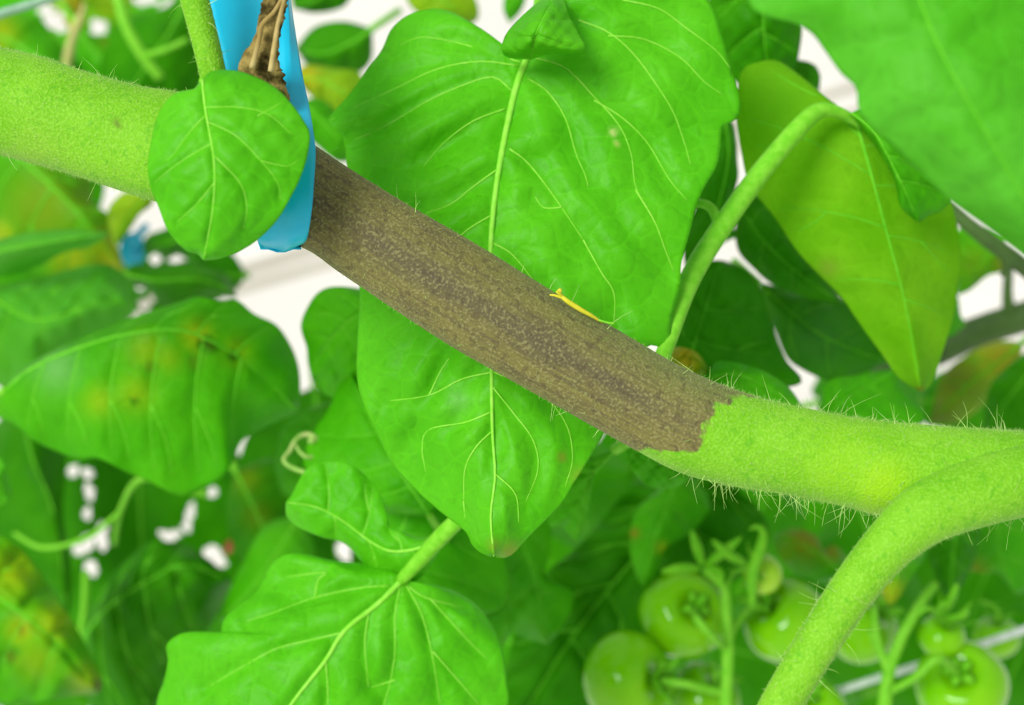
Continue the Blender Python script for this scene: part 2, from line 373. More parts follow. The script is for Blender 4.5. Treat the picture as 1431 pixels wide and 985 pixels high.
A_veins = [
    [(730, 88), (690, 75), (640, 60), (590, 52), (560, 62)], [(725, 92), (670, 86), (610, 97), (550, 125), (500, 148), (462, 168)],
    [(716, 128), (690, 108), (650, 118), (600, 140), (540, 175), (495, 195)], [(706, 152), (660, 170), (620, 200), (592, 232)],
    [(697, 235), (660, 262), (630, 285), (590, 300), (545, 318)], [(688, 300), (655, 320), (625, 345), (600, 350)],
    [(745, 80), (790, 95), (830, 135), (865, 175), (882, 215), (888, 260), (905, 290)], [(738, 110), (765, 128), (790, 165), (805, 215), (818, 245), (822, 262)],
    [(808, 28), (850, 45), (885, 75), (915, 115), (940, 155), (955, 195), (965, 230)], [(850, 50), (900, 55), (950, 80), (985, 115), (1010, 132)], [(870, 0), (920, 12), (960, 40), (1000, 70), (1020, 95)],
    [(712, 208), (735, 225), (760, 255), (785, 290), (815, 335)], [(815, 335), (840, 380), (858, 410), (858, 455)], [(690, 340), (715, 355), (740, 385), (756, 410)],
    [(888, 265), (915, 310), (930, 350), (942, 380)], [(830, 140), (870, 165), (905, 200), (935, 250), (960, 280)], [(785, 290), (760, 290), (748, 275)],
    [(686, 520), (645, 530), (600, 552), (545, 560)], [(688, 575), (650, 590), (600, 600), (590, 625), (595, 660)], [(690, 600), (665, 625), (650, 655), (648, 700)], [(600, 552), (615, 520), (628, 500)],
    [(688, 540), (720, 580), (745, 615), (752, 655), (735, 700)], [(690, 660), (720, 690), (725, 730)], [(690, 520), (750, 545), (790, 590), (800, 640), (790, 680)], [(648, 700), (650, 725)]]
e = leaf('largest fresh green leaf, right behind the diseased stem, its tip hanging below it', A_mid, A_L, A_R, [0.229, 0.226, 0.222, 0.219, 0.217, 0.214], mat='bright', vein='vein', fold=(0.007, 0.004),
     ripple=0.0012, puck=0.0016, veins=A_veins, mid_r=5.5, vein_r=1.35, res=2.8, bow=0.05, k=1.75, ridges=[(590, 210, 150, 64, 58, 0.0009), (880, 200, 170, -33, 80, 0.0005), (640, 580, 120, 20, 60, 0.0006), (860, 380, 90, -40, 50, 0.0005)],
     tints=[(857, 185, 5, (0.85, 0.8, 0.35), 0.9), (862, 200, 3, (0.7, 0.7, 0.2), 0.8), (785, 638, 6, (0.35, 0.30, 0.03), 0.9), (712, 772, 14, (0.45, 0.35, 0.04), 0.7), (690, 762, 8, (0.45, 0.40, 0.05), 0.5), (808, 665, 12, (0.40, 0.38, 0.06), 0.5), (640, 560, 16, (0.25, 0.5, 0.2), 0.4)],
     stalk=[(738, 78, 0.229), (745, 50, 0.233), (752, 10, 0.240), (760, -60, 0.250)], stalk_r=[5, 6, 7, 8])
build_blade(e, [(742, 82), (748, 50), (762, 20), (778, -12)], [(742, 82), (712, 80), (702, 70), (708, 48), (728, 25), (752, 4), (778, -12)], [(742, 82), (770, 74), (800, 74), (818, 68), (806, 40), (795, 22), (788, 0), (778, -12)],
            [0.220, 0.214, 0.216, 0.224], mat='bright', vein='vein_dim', name='folded_lobe', fold=(0.006, 0.004), puck=0.0008, nv=3, mid_r=1.4, vein_r=0.7, forks=False)

# small rounded leaf over the stem
leaf('small rounded leaf lying over the blue tape and the stem', [(283, 112), (286, 145), (292, 180), (298, 215), (300, 250), (297, 295), (290, 335), (285, 363)],
     [(283, 112), (268, 128), (248, 130), (229, 147), (216, 180), (208, 225), (210, 259), (221, 286), (236, 323), (259, 348), (276, 354), (285, 363)],
     [(283, 112), (296, 101), (323, 99), (349, 105), (383, 122), (405, 143), (424, 169), (433, 192), (424, 237), (405, 278), (383, 312), (349, 342), (311, 359), (285, 363)],
     [0.1835, 0.1815, 0.180, 0.181, 0.1835], mat='bright', vein='vein', fold=(0.002, 0.003), ripple=0.0005, puck=0.0005, k=1.3, mid_r=2.2, vein_r=0.9, res=2.0, bow=0.05,
     veins=[[(290, 170), (330, 190), (365, 225), (388, 255), (392, 280)], [(288, 150), (335, 150), (375, 160), (410, 190)], [(297, 215), (335, 255), (345, 290), (340, 320)], [(297, 200), (270, 215), (240, 235), (216, 255)],
            [(288, 160), (265, 185), (240, 218), (228, 225)], [(300, 255), (275, 285), (248, 310)], [(360, 162), (385, 148), (395, 142)], [(365, 225), (400, 232), (415, 225)]],
     stalk=[(283, 112, 0.1835), (284, 122, 0.187), (290, 135, 0.191), (296, 148, 0.194)], stalk_r=5)

# blurred leaf overhanging the top right
leaf('big blurred leaf with bluish bloom overhanging the backlit yellow-green leaf', [(1200, -190), (1262, -60), (1310, 60), (1370, 170), (1440, 290), (1530, 420)],
     [(1200, -190), (1110, -150), (1040, -60), (1046, 0), (1060, 17), (1082, 25), (1109, 31), (1135, 46), (1153, 70), (1175, 101), (1197, 123), (1201, 154), (1223, 181), (1241, 194), (1267, 220), (1303, 256), (1329, 280), (1373, 311), (1398, 330), (1440, 362), (1490, 400), (1530, 420)],
     [(1200, -190), (1330, -200), (1480, -120), (1560, 0), (1600, 140), (1600, 280), (1570, 380), (1530, 420)],
     [0.158, 0.150, 0.147, 0.149, 0.156], mat='glauc', vein='vein_dim', fold=(0.006, 0.007), ripple=0.0008, puck=0.0007, nv=5, mid_r=2.2, vein_r=0, res=1.8, forks=False, k=1.2)

# stalk and hanging yellow-green leaf on the right
e = empty('tomato_leaf', P(935, 480, 0.232), 'backlit yellow-green leaf hanging from an arched stalk under the bluish overhanging leaf', 'leaf')
tube('leaf_stalk', [(918, 520, 0.222), (936, 470, 0.226), (962, 395, 0.231), (1000, 330, 0.235), (1060, 245, 0.240), (1115, 180, 0.243), (1142, 156, 0.245), (1165, 155, 0.246), (1190, 166, 0.248), (1202, 178, 0.249)], [11, 12, 15, 15, 14.5, 13.5, 12, 9, 7, 4], MAT['stalk'], e, 60, 16)
tube('stalk_stub', [(1008, 322, 0.236), (995, 292, 0.236), (978, 284, 0.236), (966, 290, 0.237)], [8, 7, 6, 4], MAT['stalk'], e, 14, 10)
build_blade(e, [(1196, 168), (1214, 230), (1238, 320), (1264, 420), (1287, 547)],
            [(1196, 168), (1170, 148), (1144, 130), (1109, 100), (1087, 86), (1064, 86), (1036, 101), (1029, 159), (1036, 212), (1048, 258), (1083, 304), (1110, 345), (1134, 373), (1175, 414), (1203, 454), (1236, 499), (1256, 527), (1287, 547)],
            [(1196, 168), (1240, 180), (1295, 230), (1328, 280), (1343, 361), (1337, 401), (1333, 438), (1317, 491), (1301, 535), (1287, 547)],
            [0.250, 0.251, 0.254, 0.257, 0.260], mat='under', vein='vein_dim', fold=(0.006, 0.008), ripple=0.001, puck=0.0007, nv=4, mid_r=2.2, vein_r=1.0, res=1.6, under=True, k=1.5,
            tints=[(1158, 374, 14, (0.35, 0.34, 0.06), 0.6), (1287, 545, 5, (0.3, 0.1, 0.02), 0.8), (1090, 150, 70, (0.09, 0.36, 0.004), 0.7)])
build_blade(e, [(1190, 158), (1222, 185), (1252, 240), (1284, 310)], [(1190, 158), (1198, 170), (1225, 205), (1250, 250), (1258, 285), (1270, 300), (1284, 310)], [(1190, 158), (1212, 152), (1245, 175), (1290, 228), (1318, 262), (1330, 278), (1312, 296), (1300, 299), (1284, 310)],
            [0.246, 0.243, 0.243, 0.246], mat='mid', name='folded_lobe', fold=0.003, puck=0.0008, nv=4, mid_r=1.5, vein_r=0.8, forks=False)

# bottom leaf with its side lobe
e = leaf('fresh leaf with pale forked veins and a side lobe, below the largest leaf', [(566, 806), (530, 842), (482, 881), (454, 924), (407, 984), (350, 1070), (310, 1130)],
     [(566, 806), (530, 790), (481, 786), (457, 782), (422, 774), (395, 776), (375, 795), (360, 823), (336, 842), (313, 866), (309, 883), (297, 887), (274, 883), (250, 887), (233, 901), (235, 924), (229, 952), (219, 985), (225, 1040), (260, 1100), (310, 1130)],
     [(566, 806), (575, 815), (599, 829), (622, 823), (650, 835), (673, 854), (693, 885), (703, 913), (708, 952), (710, 985), (690, 1040), (600, 1100), (450, 1140), (310, 1130)],
     [0.243, 0.240, 0.239, 0.240, 0.245], mat='bright', vein='vein', fold=(0.007, 0.006), ripple=0.0012, puck=0.0014, mid_r=4.5, vein_r=1.2, res=2.2, k=1.6, bow=0.04,
     veins=[[(545, 818), (500, 822), (440, 835), (385, 855), (345, 868)], [(478, 884), (440, 893), (390, 905), (350, 925), (290, 960)], [(440, 835), (445, 810), (455, 800), (400, 806)], [(560, 815), (552, 860), (552, 910), (545, 955), (535, 990)],
            [(568, 818), (590, 860), (605, 920), (615, 985)], [(572, 820), (595, 835), (650, 850)], [(605, 910), (640, 950), (670, 985)], [(600, 835), (650, 890), (680, 920)], [(515, 858), (510, 900), (515, 960)], [(455, 922), (458, 960), (458, 1000)], [(552, 950), (520, 960)]],
     stalk=[(560, 811, 0.243), (590, 778, 0.241), (612, 754, 0.238), (634, 732, 0.235), (680, 690, 0.231)], stalk_r=[9, 11, 12, 12, 12])
build_blade(e, [(622, 742), (590, 764), (548, 770), (517, 756), (478, 727), (440, 708), (400, 702)],
     [(622, 742), (610, 775), (580, 812), (540, 806), (510, 788), (494, 770), (478, 757), (450, 750), (419, 737), (402, 722), (400, 702)],
     [(622, 742), (592, 752), (560, 744), (541, 735), (540, 715), (528, 686), (509, 664), (486, 647), (458, 643), (439, 647), (423, 663), (409, 690), (400, 702)],
     [0.2395, 0.2415, 0.244, 0.245, 0.246], mat='bright', vein='vein', name='side_lobe', fold=(0.003, 0.002), ripple=0.0006, puck=0.0006, nv=3, mid_r=2.4, vein_r=0.8, res=1.5, k=0.9)

# ---- leaves on the left
leaf('large blurred leaf with brown specks and yellowed veins, left of the white floor gap', [(8, 545), (45, 515), (107, 487), (178, 467), (249, 461), (302, 480), (355, 515), (418, 575)],
     [(8, 545), (36, 513), (85, 485), (142, 460), (199, 439), (249, 423), (277, 415), (306, 421), (330, 419), (355, 439), (384, 453), (401, 474), (414, 502), (419, 531), (418, 575)],
     [(8, 545), (-10, 575), (21, 593), (53, 618), (107, 641), (137, 640), (176, 659), (203, 670), (250, 692), (281, 684), (317, 659), (338, 615), (370, 596), (418, 575)],
     [0.300, 0.293, 0.288, 0.289, 0.296, 0.306], mat='mid', fold=(0.008, 0.006), ripple=0.002, puck=0.0009, nv=6, mid_r=3, vein_r=1.6, res=1.8, k=1.1,
     tints=[(285, 478, 12, BR, 0.9), (296, 484, 9, BR, 0.9), (326, 497, 8, BR, 0.95), (188, 560, 6, BR, 0.8), (210, 512, 9, (0.25, 0.2, 0.02), 0.6), (270, 505, 10, (0.25, 0.2, 0.02), 0.5), (275, 470, 22, YE, 0.5), (205, 490, 25, YE, 0.3), (140, 560, 22, YE, 0.3), (190, 550, 25, YE, 0.3), (330, 490, 20, YE, 0.3), (235, 500, 20, YE, 0.25), (80, 515, 30, (0.35, 0.6, 0.3), 0.4)],
     stalk=[(8, 545, 0.300), (-15, 560, 0.306), (-60, 590, 0.315)], stalk_r=6)
leaf('bluish leaf with a shaded fold above the brown-specked leaf', [(-30, 400), (40, 445), (90, 440), (140, 420), (192, 425)], [(-30, 400), (0, 398), (60, 388), (100, 376), (130, 370), (155, 372), (178, 388), (192, 425)], [(-30, 400), (-30, 480), (0, 540), (40, 525), (90, 490), (150, 460), (185, 440), (192, 425)],
     [0.36, 0.352, 0.345, 0.345, 0.35], mat='glauc', fold=(0.012, 0.014), ripple=0.003, puck=0.002, nv=4, mid_r=4, vein_r=2)
leaf('narrow bluish leaf blade seen nearly edge-on under the stem', [(-40, 355), (30, 345), (90, 335), (152, 326)], [(-40, 355), (0, 335), (45, 325), (100, 321), (152, 326)], [(-40, 355), (0, 385), (50, 372), (90, 352), (125, 344), (152, 326)], [0.345, 0.335, 0.33, 0.33], mat='glauc', fold=(0.004, 0.018), nv=3, mid_r=2, vein_r=0)
leaf('olive yellowing leaf under the green left end of the stem', [(-20, 180), (50, 240), (110, 300), (176, 384)], [(-20, 180), (30, 190), (90, 210), (125, 252), (130, 285), (152, 300), (162, 335), (176, 384)], [(-20, 180), (-40, 260), (-20, 330), (30, 380), (100, 390), (140, 372), (176, 384)],
     [0.40, 0.395, 0.39, 0.40], mat='mid', fold=0.01, ripple=0.003, nv=4, mid_r=3, vein_r=2, tints=[(165, 355, 45, YE, 0.75), (60, 290, 60, OL, 0.7), (100, 360, 30, YE, 0.6), (0, 330, 30, YE, 0.5), (120, 270, 40, OL, 0.6)])
leaf('small yellow-green leaf tip between the stem and the blue tie', [(215, 262), (190, 290), (170, 320), (162, 345)], [(215, 262), (190, 262), (165, 275), (150, 300), (162, 345)], [(215, 262), (212, 285), (195, 300), (175, 330), (162, 345)], [0.37, 0.372, 0.376, 0.38], mat='yellow', nv=2, mid_r=2, vein_r=0, fold=0.003)
leaf('dark pointed leaf above the brown-specked leaf beside the white gap', [(180, 385), (220, 392), (270, 390), (310, 400), (331, 416)], [(180, 385), (185, 370), (213, 371), (256, 368), (295, 376), (318, 388), (331, 416)], [(180, 385), (192, 400), (212, 402), (222, 425), (250, 432), (281, 417), (305, 414), (331, 416)],
     [0.375, 0.37, 0.365, 0.37, 0.375], mat='dark', fold=(0.01, 0.014), nv=4, mid_r=2, vein_r=0)
leaf('dark leaf beside the far blue tie, under the small rounded leaf', [(345, 318), (300, 325), (250, 335), (198, 352)], [(345, 318), (320, 300), (270, 295), (235, 318), (205, 330), (198, 352)], [(345, 318), (330, 350), (290, 358), (275, 372), (250, 356), (232, 362), (215, 352), (198, 352)], [0.40, 0.41, 0.415, 0.42], mat='dark', nv=3, mid_r=2, vein_r=0, fold=0.012)
leaf('mid-green leaf edging the white floor gap under the stem', [(535, 420), (500, 440), (470, 465), (445, 500), (436, 530)], [(535, 420), (507, 405), (467, 401), (445, 409), (431, 427), (421, 456), (429, 485), (431, 507), (436, 530)], [(535, 420), (545, 470), (520, 520), (490, 550), (458, 553), (442, 535), (436, 530)],
     [0.275, 0.278, 0.283, 0.29, 0.296], mat='mid', fold=(0.006, 0.01), nv=4, mid_r=1.8, vein_r=0.9, puck=0.001, ripple=0.001)
leaf('light green leaf with a pointed top, left of the hanging tip', [(600, 720), (560, 660), (520, 590), (489, 522)], [(600, 720), (540, 715), (470, 690), (425, 650), (440, 600), (460, 570), (472, 540), (489, 522)], [(600, 720), (610, 690), (580, 640), (545, 590), (510, 540), (489, 522)], [0.272, 0.276, 0.282, 0.288], mat='mid', fold=(0.008, 0.003), nv=4, mid_r=1.8, vein_r=0.9)
leaf('dull green leaf under the pale stalk of the fresh forked-vein leaf', [(590, 640), (575, 700), (565, 770), (640, 860)], [(590, 640), (540, 660), (520, 720), (520, 780), (560, 840), (640, 860)], [(590, 640), (640, 690), (690, 760), (712, 800), (700, 850), (640, 860)], [0.29, 0.288, 0.286, 0.29], mat='mid', fold=0.006, nv=4, mid_r=2.4, vein_r=1.2)
leaf('dull round-tipped leaf peeping out right of the fresh forked-vein leaf', [(640, 740), (680, 790), (710, 830), (700, 905)], [(640, 740), (690, 760), (706, 800), (706, 850), (715, 880), (700, 905)], [(640, 740), (620, 790), (630, 850), (660, 900), (700, 905)], [0.30, 0.298, 0.298, 0.302], mat='mid', fold=0.005, nv=3, mid_r=1.5, vein_r=0.8)

# ---- lower centre
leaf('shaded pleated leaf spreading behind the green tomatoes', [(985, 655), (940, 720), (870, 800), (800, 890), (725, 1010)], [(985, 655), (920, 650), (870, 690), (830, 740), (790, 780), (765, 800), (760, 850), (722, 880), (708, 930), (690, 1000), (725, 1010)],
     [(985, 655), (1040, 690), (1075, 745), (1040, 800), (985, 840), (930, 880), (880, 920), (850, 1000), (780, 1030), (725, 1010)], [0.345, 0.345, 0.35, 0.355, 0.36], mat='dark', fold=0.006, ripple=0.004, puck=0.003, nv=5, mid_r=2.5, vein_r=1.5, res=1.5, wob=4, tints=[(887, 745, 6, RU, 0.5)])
leaf('thin green leaf with rust-flecked edge drooping over the pleated leaf', [(950, 650), (935, 700), (915, 750), (898, 820)], [(950, 650), (915, 690), (888, 715), (880, 760), (888, 800), (898, 820)], [(950, 650), (990, 700), (970, 740), (930, 765), (915, 800), (898, 820)], [0.325, 0.323, 0.322, 0.326], mat='mid', fold=0.004, nv=3, mid_r=1.5, vein_r=0.8, tints=[(887, 745, 7, RU, 0.7), (924, 765, 8, YE, 0.5)], stalk=[(950, 650, 0.325), (949, 665, 0.31), (950, 640, 0.30)], stalk_r=5)
leaf('small leaf corner with a pointed end beside the hanging tip', [(860, 628), (825, 670), (812, 710), (804, 757)], [(860, 628), (800, 650), (770, 700), (768, 735), (785, 735), (804, 757)], [(860, 628), (835, 650), (824, 655), (825, 690), (818, 725), (804, 757)], [0.262, 0.266, 0.27, 0.274], mat='mid', fold=0.003, nv=3, mid_r=1.5, vein_r=0.8, stalk=[(860, 628, 0.262), (880, 616, 0.258), (920, 600, 0.252)], stalk_r=8)
leaf('soft green leaf behind the hanging tip, its edge torn ragged', [(700, 700), (730, 760), (750, 820), (765, 900)], [(700, 700), (680, 760), (690, 830), (715, 880), (765, 900)], [(700, 700), (765, 725), (768, 770), (762, 805), (800, 830), (790, 870), (765, 900)], [0.31, 0.312, 0.316, 0.32], mat='mid', fold=0.006, nv=4, mid_r=1.5, vein_r=0.8, ripple=0.003)
leaf('round leaf half hidden under the hairy green stretch of stem', [(905, 600), (925, 640), (935, 665), (930, 682)], [(905, 600), (880, 615), (880, 650), (905, 678), (930, 682)], [(905, 600), (950, 620), (965, 655), (950, 678), (930, 682)], [0.255, 0.258, 0.26, 0.262], mat='mid', fold=0.003, nv=3, mid_r=1.2, vein_r=0)
leaf('rust-stained leaf below the hairy green stem beside the tomatoes', [(1190, 815), (1160, 785), (1120, 760), (1082, 748)], [(1190, 815), (1150, 815), (1105, 795), (1088, 772), (1082, 748)], [(1190, 815), (1182, 780), (1165, 762), (1150, 770), (1140, 750), (1112, 739), (1082, 748)], [0.36, 0.355, 0.352, 0.356], mat='mid', fold=0.005, nv=3, mid_r=2, vein_r=1, tints=[(1125, 755, 28, RU, 0.65), (1160, 770, 16, RU, 0.6), (1100, 770, 20, OL, 0.6)])
leaf('yellow-tipped leaf hanging under the fork of the hairy stem', [(1275, 700), (1265, 750), (1252, 800), (1242, 846)], [(1275, 700), (1235, 740), (1222, 790), (1230, 825), (1242, 846)], [(1275, 700), (1300, 740), (1290, 780), (1270, 810), (1256, 835), (1242, 846)], [0.30, 0.305, 0.31, 0.315], mat='mid', fold=0.005, nv=3, mid_r=1.5, vein_r=0.8, tints=[(1243, 830, 22, YE, 0.6), (1240, 780, 25, OL, 0.5)])
leaf('deep green pointed leaf behind the fork of the hairy stem', [(1345, 690), (1335, 750), (1330, 800), (1328, 838)], [(1345, 690), (1305, 720), (1298, 770), (1310, 810), (1328, 838)], [(1345, 690), (1368, 730), (1362, 780), (1345, 815), (1328, 838)], [0.32, 0.325, 0.33, 0.335], mat='dark', fold=0.005, nv=3, mid_r=1.5, vein_r=0.8)
leaf('green leaf with a rusty lower edge beside the deep green pointed leaf', [(1400, 690), (1395, 740), (1400, 780), (1420, 830)], [(1400, 690), (1355, 730), (1345, 785), (1370, 800), (1395, 800), (1420, 830)], [(1400, 690), (1460, 720), (1470, 780), (1450, 820), (1420, 830)], [0.34, 0.345, 0.35, 0.355], mat='mid', fold=0.005, nv=3, mid_r=1.5, vein_r=0.8, tints=[(1360, 802, 20, RU, 0.6)])

# ---- lower left
leaf('yellow-mottled leaf with brown blotches below the dark left foliage', [(-60, 800), (20, 850), (80, 900), (138, 968)], [(-60, 800), (-20, 745), (23, 762), (47, 788), (78, 835), (102, 870), (125, 913), (141, 950), (138, 968)], [(-60, 800), (-70, 900), (-30, 975), (30, 985), (80, 975), (138, 968)], [0.33, 0.322, 0.32, 0.328], mat='mid', fold=0.01, ripple=0.003, puck=0.002, nv=4, mid_r=2.5, vein_r=1.4,
     tints=[(30, 880, 8, RU, 0.8), (15, 917, 10, (0.16, 0.10, 0.01), 0.85), (137, 957, 10, (0.2, 0.08, 0.01), 0.9), (20, 800, 35, YE, 0.5), (75, 870, 30, YE, 0.45), (50, 920, 30, YE, 0.3), (120, 950, 25, YE, 0.4), (30, 880, 22, YE, 0.5)])
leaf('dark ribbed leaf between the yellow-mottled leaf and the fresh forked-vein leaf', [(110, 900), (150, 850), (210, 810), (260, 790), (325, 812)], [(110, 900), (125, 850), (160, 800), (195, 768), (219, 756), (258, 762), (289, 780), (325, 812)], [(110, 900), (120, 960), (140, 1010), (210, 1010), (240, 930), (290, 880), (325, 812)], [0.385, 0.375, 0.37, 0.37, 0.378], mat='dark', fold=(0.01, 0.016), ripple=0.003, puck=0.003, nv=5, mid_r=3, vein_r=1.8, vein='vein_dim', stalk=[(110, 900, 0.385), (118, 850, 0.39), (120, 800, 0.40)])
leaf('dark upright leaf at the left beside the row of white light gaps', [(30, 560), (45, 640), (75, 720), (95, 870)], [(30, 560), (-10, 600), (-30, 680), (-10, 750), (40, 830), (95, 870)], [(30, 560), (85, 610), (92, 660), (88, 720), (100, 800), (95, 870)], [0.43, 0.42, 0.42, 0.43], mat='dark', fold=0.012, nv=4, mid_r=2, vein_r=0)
leaf('bright leaf edge poking in beside the dark upright leaf', [(-60, 690), (-20, 680), (0, 672), (17, 690)], [(-60, 690), (-30, 650), (0, 640), (17, 690)], [(-60, 690), (-30, 710), (5, 705), (17, 690)], [0.31, 0.31, 0.31, 0.315], mat='bright', fold=0.002, nv=2, mid_r=1, vein_r=0)
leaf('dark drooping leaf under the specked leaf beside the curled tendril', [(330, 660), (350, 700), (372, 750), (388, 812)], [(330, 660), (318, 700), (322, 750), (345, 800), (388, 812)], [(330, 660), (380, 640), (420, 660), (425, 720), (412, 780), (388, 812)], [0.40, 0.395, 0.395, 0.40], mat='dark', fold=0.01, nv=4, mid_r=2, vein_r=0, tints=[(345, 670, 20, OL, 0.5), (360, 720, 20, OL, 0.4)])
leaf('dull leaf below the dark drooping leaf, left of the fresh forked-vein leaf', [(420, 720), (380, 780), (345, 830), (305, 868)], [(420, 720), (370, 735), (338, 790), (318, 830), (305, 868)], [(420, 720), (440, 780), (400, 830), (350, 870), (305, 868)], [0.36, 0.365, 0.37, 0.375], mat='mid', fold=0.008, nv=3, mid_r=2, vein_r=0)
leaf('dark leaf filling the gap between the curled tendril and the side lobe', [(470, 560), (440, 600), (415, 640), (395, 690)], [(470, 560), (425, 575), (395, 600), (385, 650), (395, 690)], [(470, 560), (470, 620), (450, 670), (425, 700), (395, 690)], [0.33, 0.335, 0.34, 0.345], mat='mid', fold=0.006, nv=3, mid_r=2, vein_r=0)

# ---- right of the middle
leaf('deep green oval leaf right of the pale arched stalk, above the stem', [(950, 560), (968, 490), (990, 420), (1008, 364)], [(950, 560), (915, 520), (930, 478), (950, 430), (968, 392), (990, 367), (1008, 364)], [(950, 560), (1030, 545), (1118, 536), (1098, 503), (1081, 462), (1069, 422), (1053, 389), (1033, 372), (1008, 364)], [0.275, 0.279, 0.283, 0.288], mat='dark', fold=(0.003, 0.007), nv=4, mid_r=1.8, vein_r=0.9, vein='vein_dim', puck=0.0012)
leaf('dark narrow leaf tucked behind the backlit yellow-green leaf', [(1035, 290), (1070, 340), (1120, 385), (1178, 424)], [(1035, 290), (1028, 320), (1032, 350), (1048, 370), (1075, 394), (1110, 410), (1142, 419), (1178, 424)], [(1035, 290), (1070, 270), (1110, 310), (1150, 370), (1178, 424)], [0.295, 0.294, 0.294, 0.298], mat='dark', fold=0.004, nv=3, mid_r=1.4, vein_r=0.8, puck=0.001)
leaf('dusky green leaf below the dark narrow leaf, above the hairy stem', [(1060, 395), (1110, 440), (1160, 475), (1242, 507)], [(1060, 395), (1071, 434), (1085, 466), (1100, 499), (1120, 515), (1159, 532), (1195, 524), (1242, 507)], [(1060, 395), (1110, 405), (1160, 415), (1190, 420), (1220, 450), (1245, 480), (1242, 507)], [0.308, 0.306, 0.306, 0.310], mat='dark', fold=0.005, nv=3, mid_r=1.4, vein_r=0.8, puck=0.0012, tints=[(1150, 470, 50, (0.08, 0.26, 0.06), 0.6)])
leaf('low bright leaf along the top of the hairy green stem', [(985, 530), (1020, 522), (1060, 535), (1125, 575)], [(985, 530), (1000, 508), (1015, 505), (1060, 516), (1100, 540), (1125, 575)], [(985, 530), (1000, 560), (1060, 585), (1100, 590), (1125, 575)], [0.262, 0.260, 0.260, 0.264], mat='mid', fold=0.003, nv=3, mid_r=1.2, vein_r=0.7)
leaf('low green leaf under the tip of the backlit yellow-green leaf', [(1140, 600), (1180, 560), (1220, 535), (1262, 512)], [(1140, 600), (1145, 560), (1160, 532), (1200, 524), (1262, 512)], [(1140, 600), (1200, 610), (1270, 605), (1292, 575), (1262, 545), (1262, 512)], [0.29, 0.292, 0.296, 0.30], mat='mid', fold=0.004, nv=3, mid_r=1.2, vein_r=0.7)
leaf('low leaf of yellow and orange against the lesion end of the stem', [(925, 520), (950, 500), (970, 502), (990, 518)], [(925, 520), (935, 490), (955, 486), (975, 495), (990, 518)], [(925, 520), (950, 525), (975, 525), (990, 518)], [0.262, 0.262, 0.263, 0.265], mat='yellow', fold=0.002, nv=2, mid_r=0.8, vein_r=0, tints=[(955, 500, 25, (0.7, 0.42, 0.01), 0.8)])
leaf('brown-edged dying leaf under the thick dark old stem', [(1430, 478), (1390, 510), (1345, 545), (1300, 590)], [(1430, 478), (1390, 478), (1345, 500), (1315, 530), (1300, 590)], [(1430, 478), (1420, 520), (1380, 560), (1340, 590), (1300, 590)], [0.37, 0.372, 0.374, 0.38], mat='yellow', fold=0.006, nv=3, mid_r=2, vein_r=1, tints=[(1330, 530, 45, (0.10, 0.09, 0.01), 0.8), (1300, 580, 45, (0.10, 0.09, 0.01), 0.8), (1400, 500, 35, (0.5, 0.34, 0.02), 0.7)])
leaf('deep green leaf in shade beside the brown-edged dying leaf', [(1470, 480), (1430, 530), (1400, 570), (1375, 610)], [(1470, 480), (1431, 495), (1390, 530), (1378, 560), (1375, 610)], [(1470, 480), (1480, 560), (1450, 620), (1400, 625), (1375, 610)], [0.35, 0.352, 0.355, 0.36], mat='dark', fold=0.006, nv=3, mid_r=1.5, vein_r=0)
leaf('olive leaf beside the backlit yellow-green leaf, above the white gap', [(1405, 330), (1385, 350), (1360, 380), (1338, 412)], [(1405, 330), (1370, 315), (1340, 320), (1328, 360), (1338, 412)], [(1405, 330), (1402, 375), (1380, 385), (1355, 405), (1338, 412)], [0.345, 0.347, 0.35, 0.352], mat='mid', fold=0.004, nv=3, mid_r=1.5, vein_r=0, tints=[(1400, 370, 18, RU, 0.5), (1360, 370, 30, OL, 0.5)])
leaf('leaf scrap below the backlit yellow-green leaf, beside the thick dark old stem', [(1300, 400), (1320, 430), (1335, 455), (1350, 452)], [(1300, 400), (1300, 450), (1325, 470), (1350, 452)], [(1300, 400), (1335, 410), (1342, 440), (1350, 452)], [0.34, 0.342, 0.345, 0.35], mat='mid', fold=0.003, nv=2, mid_r=1, vein_r=0)
leaf('deep green leaf between the largest leaf and the bluish overhanging leaf', [(1060, -60), (1066, 0), (1068, 50), (1075, 112)], [(1060, -60), (1000, -40), (990, 0), (1005, 60), (1025, 110), (1050, 125), (1075, 112)], [(1060, -60), (1110, -20), (1120, 30), (1117, 70), (1108, 100), (1075, 112)], [0.285, 0.284, 0.286, 0.29], mat='dark', fold=0.006, nv=3, mid_r=1.4, vein_r=0.8, puck=0.001)
leaf('small dark leaf tip against the white floor beside the overhanging leaf', [(1090, 80), (1110, 95), (1128, 108), (1143, 132)], [(1090, 80), (1115, 84), (1137, 90), (1146, 108), (1143, 132)], [(1090, 80), (1100, 120), (1120, 140), (1143, 132)], [0.30, 0.30, 0.302, 0.305], mat='dark', fold=0.002, nv=2, mid_r=1, vein_r=0)
leaf('narrow dark leaf in the slot right of the largest leaf', [(1012, 160), (1018, 220), (1000, 300), (965, 405)], [(1012, 160), (995, 200), (975, 280), (955, 340), (965, 405)], [(1012, 160), (1026, 178), (1030, 225), (1030, 255), (1012, 310), (990, 360), (965, 405)], [0.285, 0.286, 0.288, 0.292], mat='dark', fold=0.003, nv=2, mid_r=1.2, vein_r=0)
leaf('dark leaf bit low behind the pale arched stalk', [(960, 330), (985, 310), (1010, 318), (1032, 330)], [(960, 330), (980, 290), (1010, 300), (1032, 330)], [(960, 330), (960, 380), (990, 365), (1010, 340), (1032, 330)], [0.30, 0.30, 0.30, 0.30], mat='mid', fold=0.002, nv=2, mid_r=1, vein_r=0)

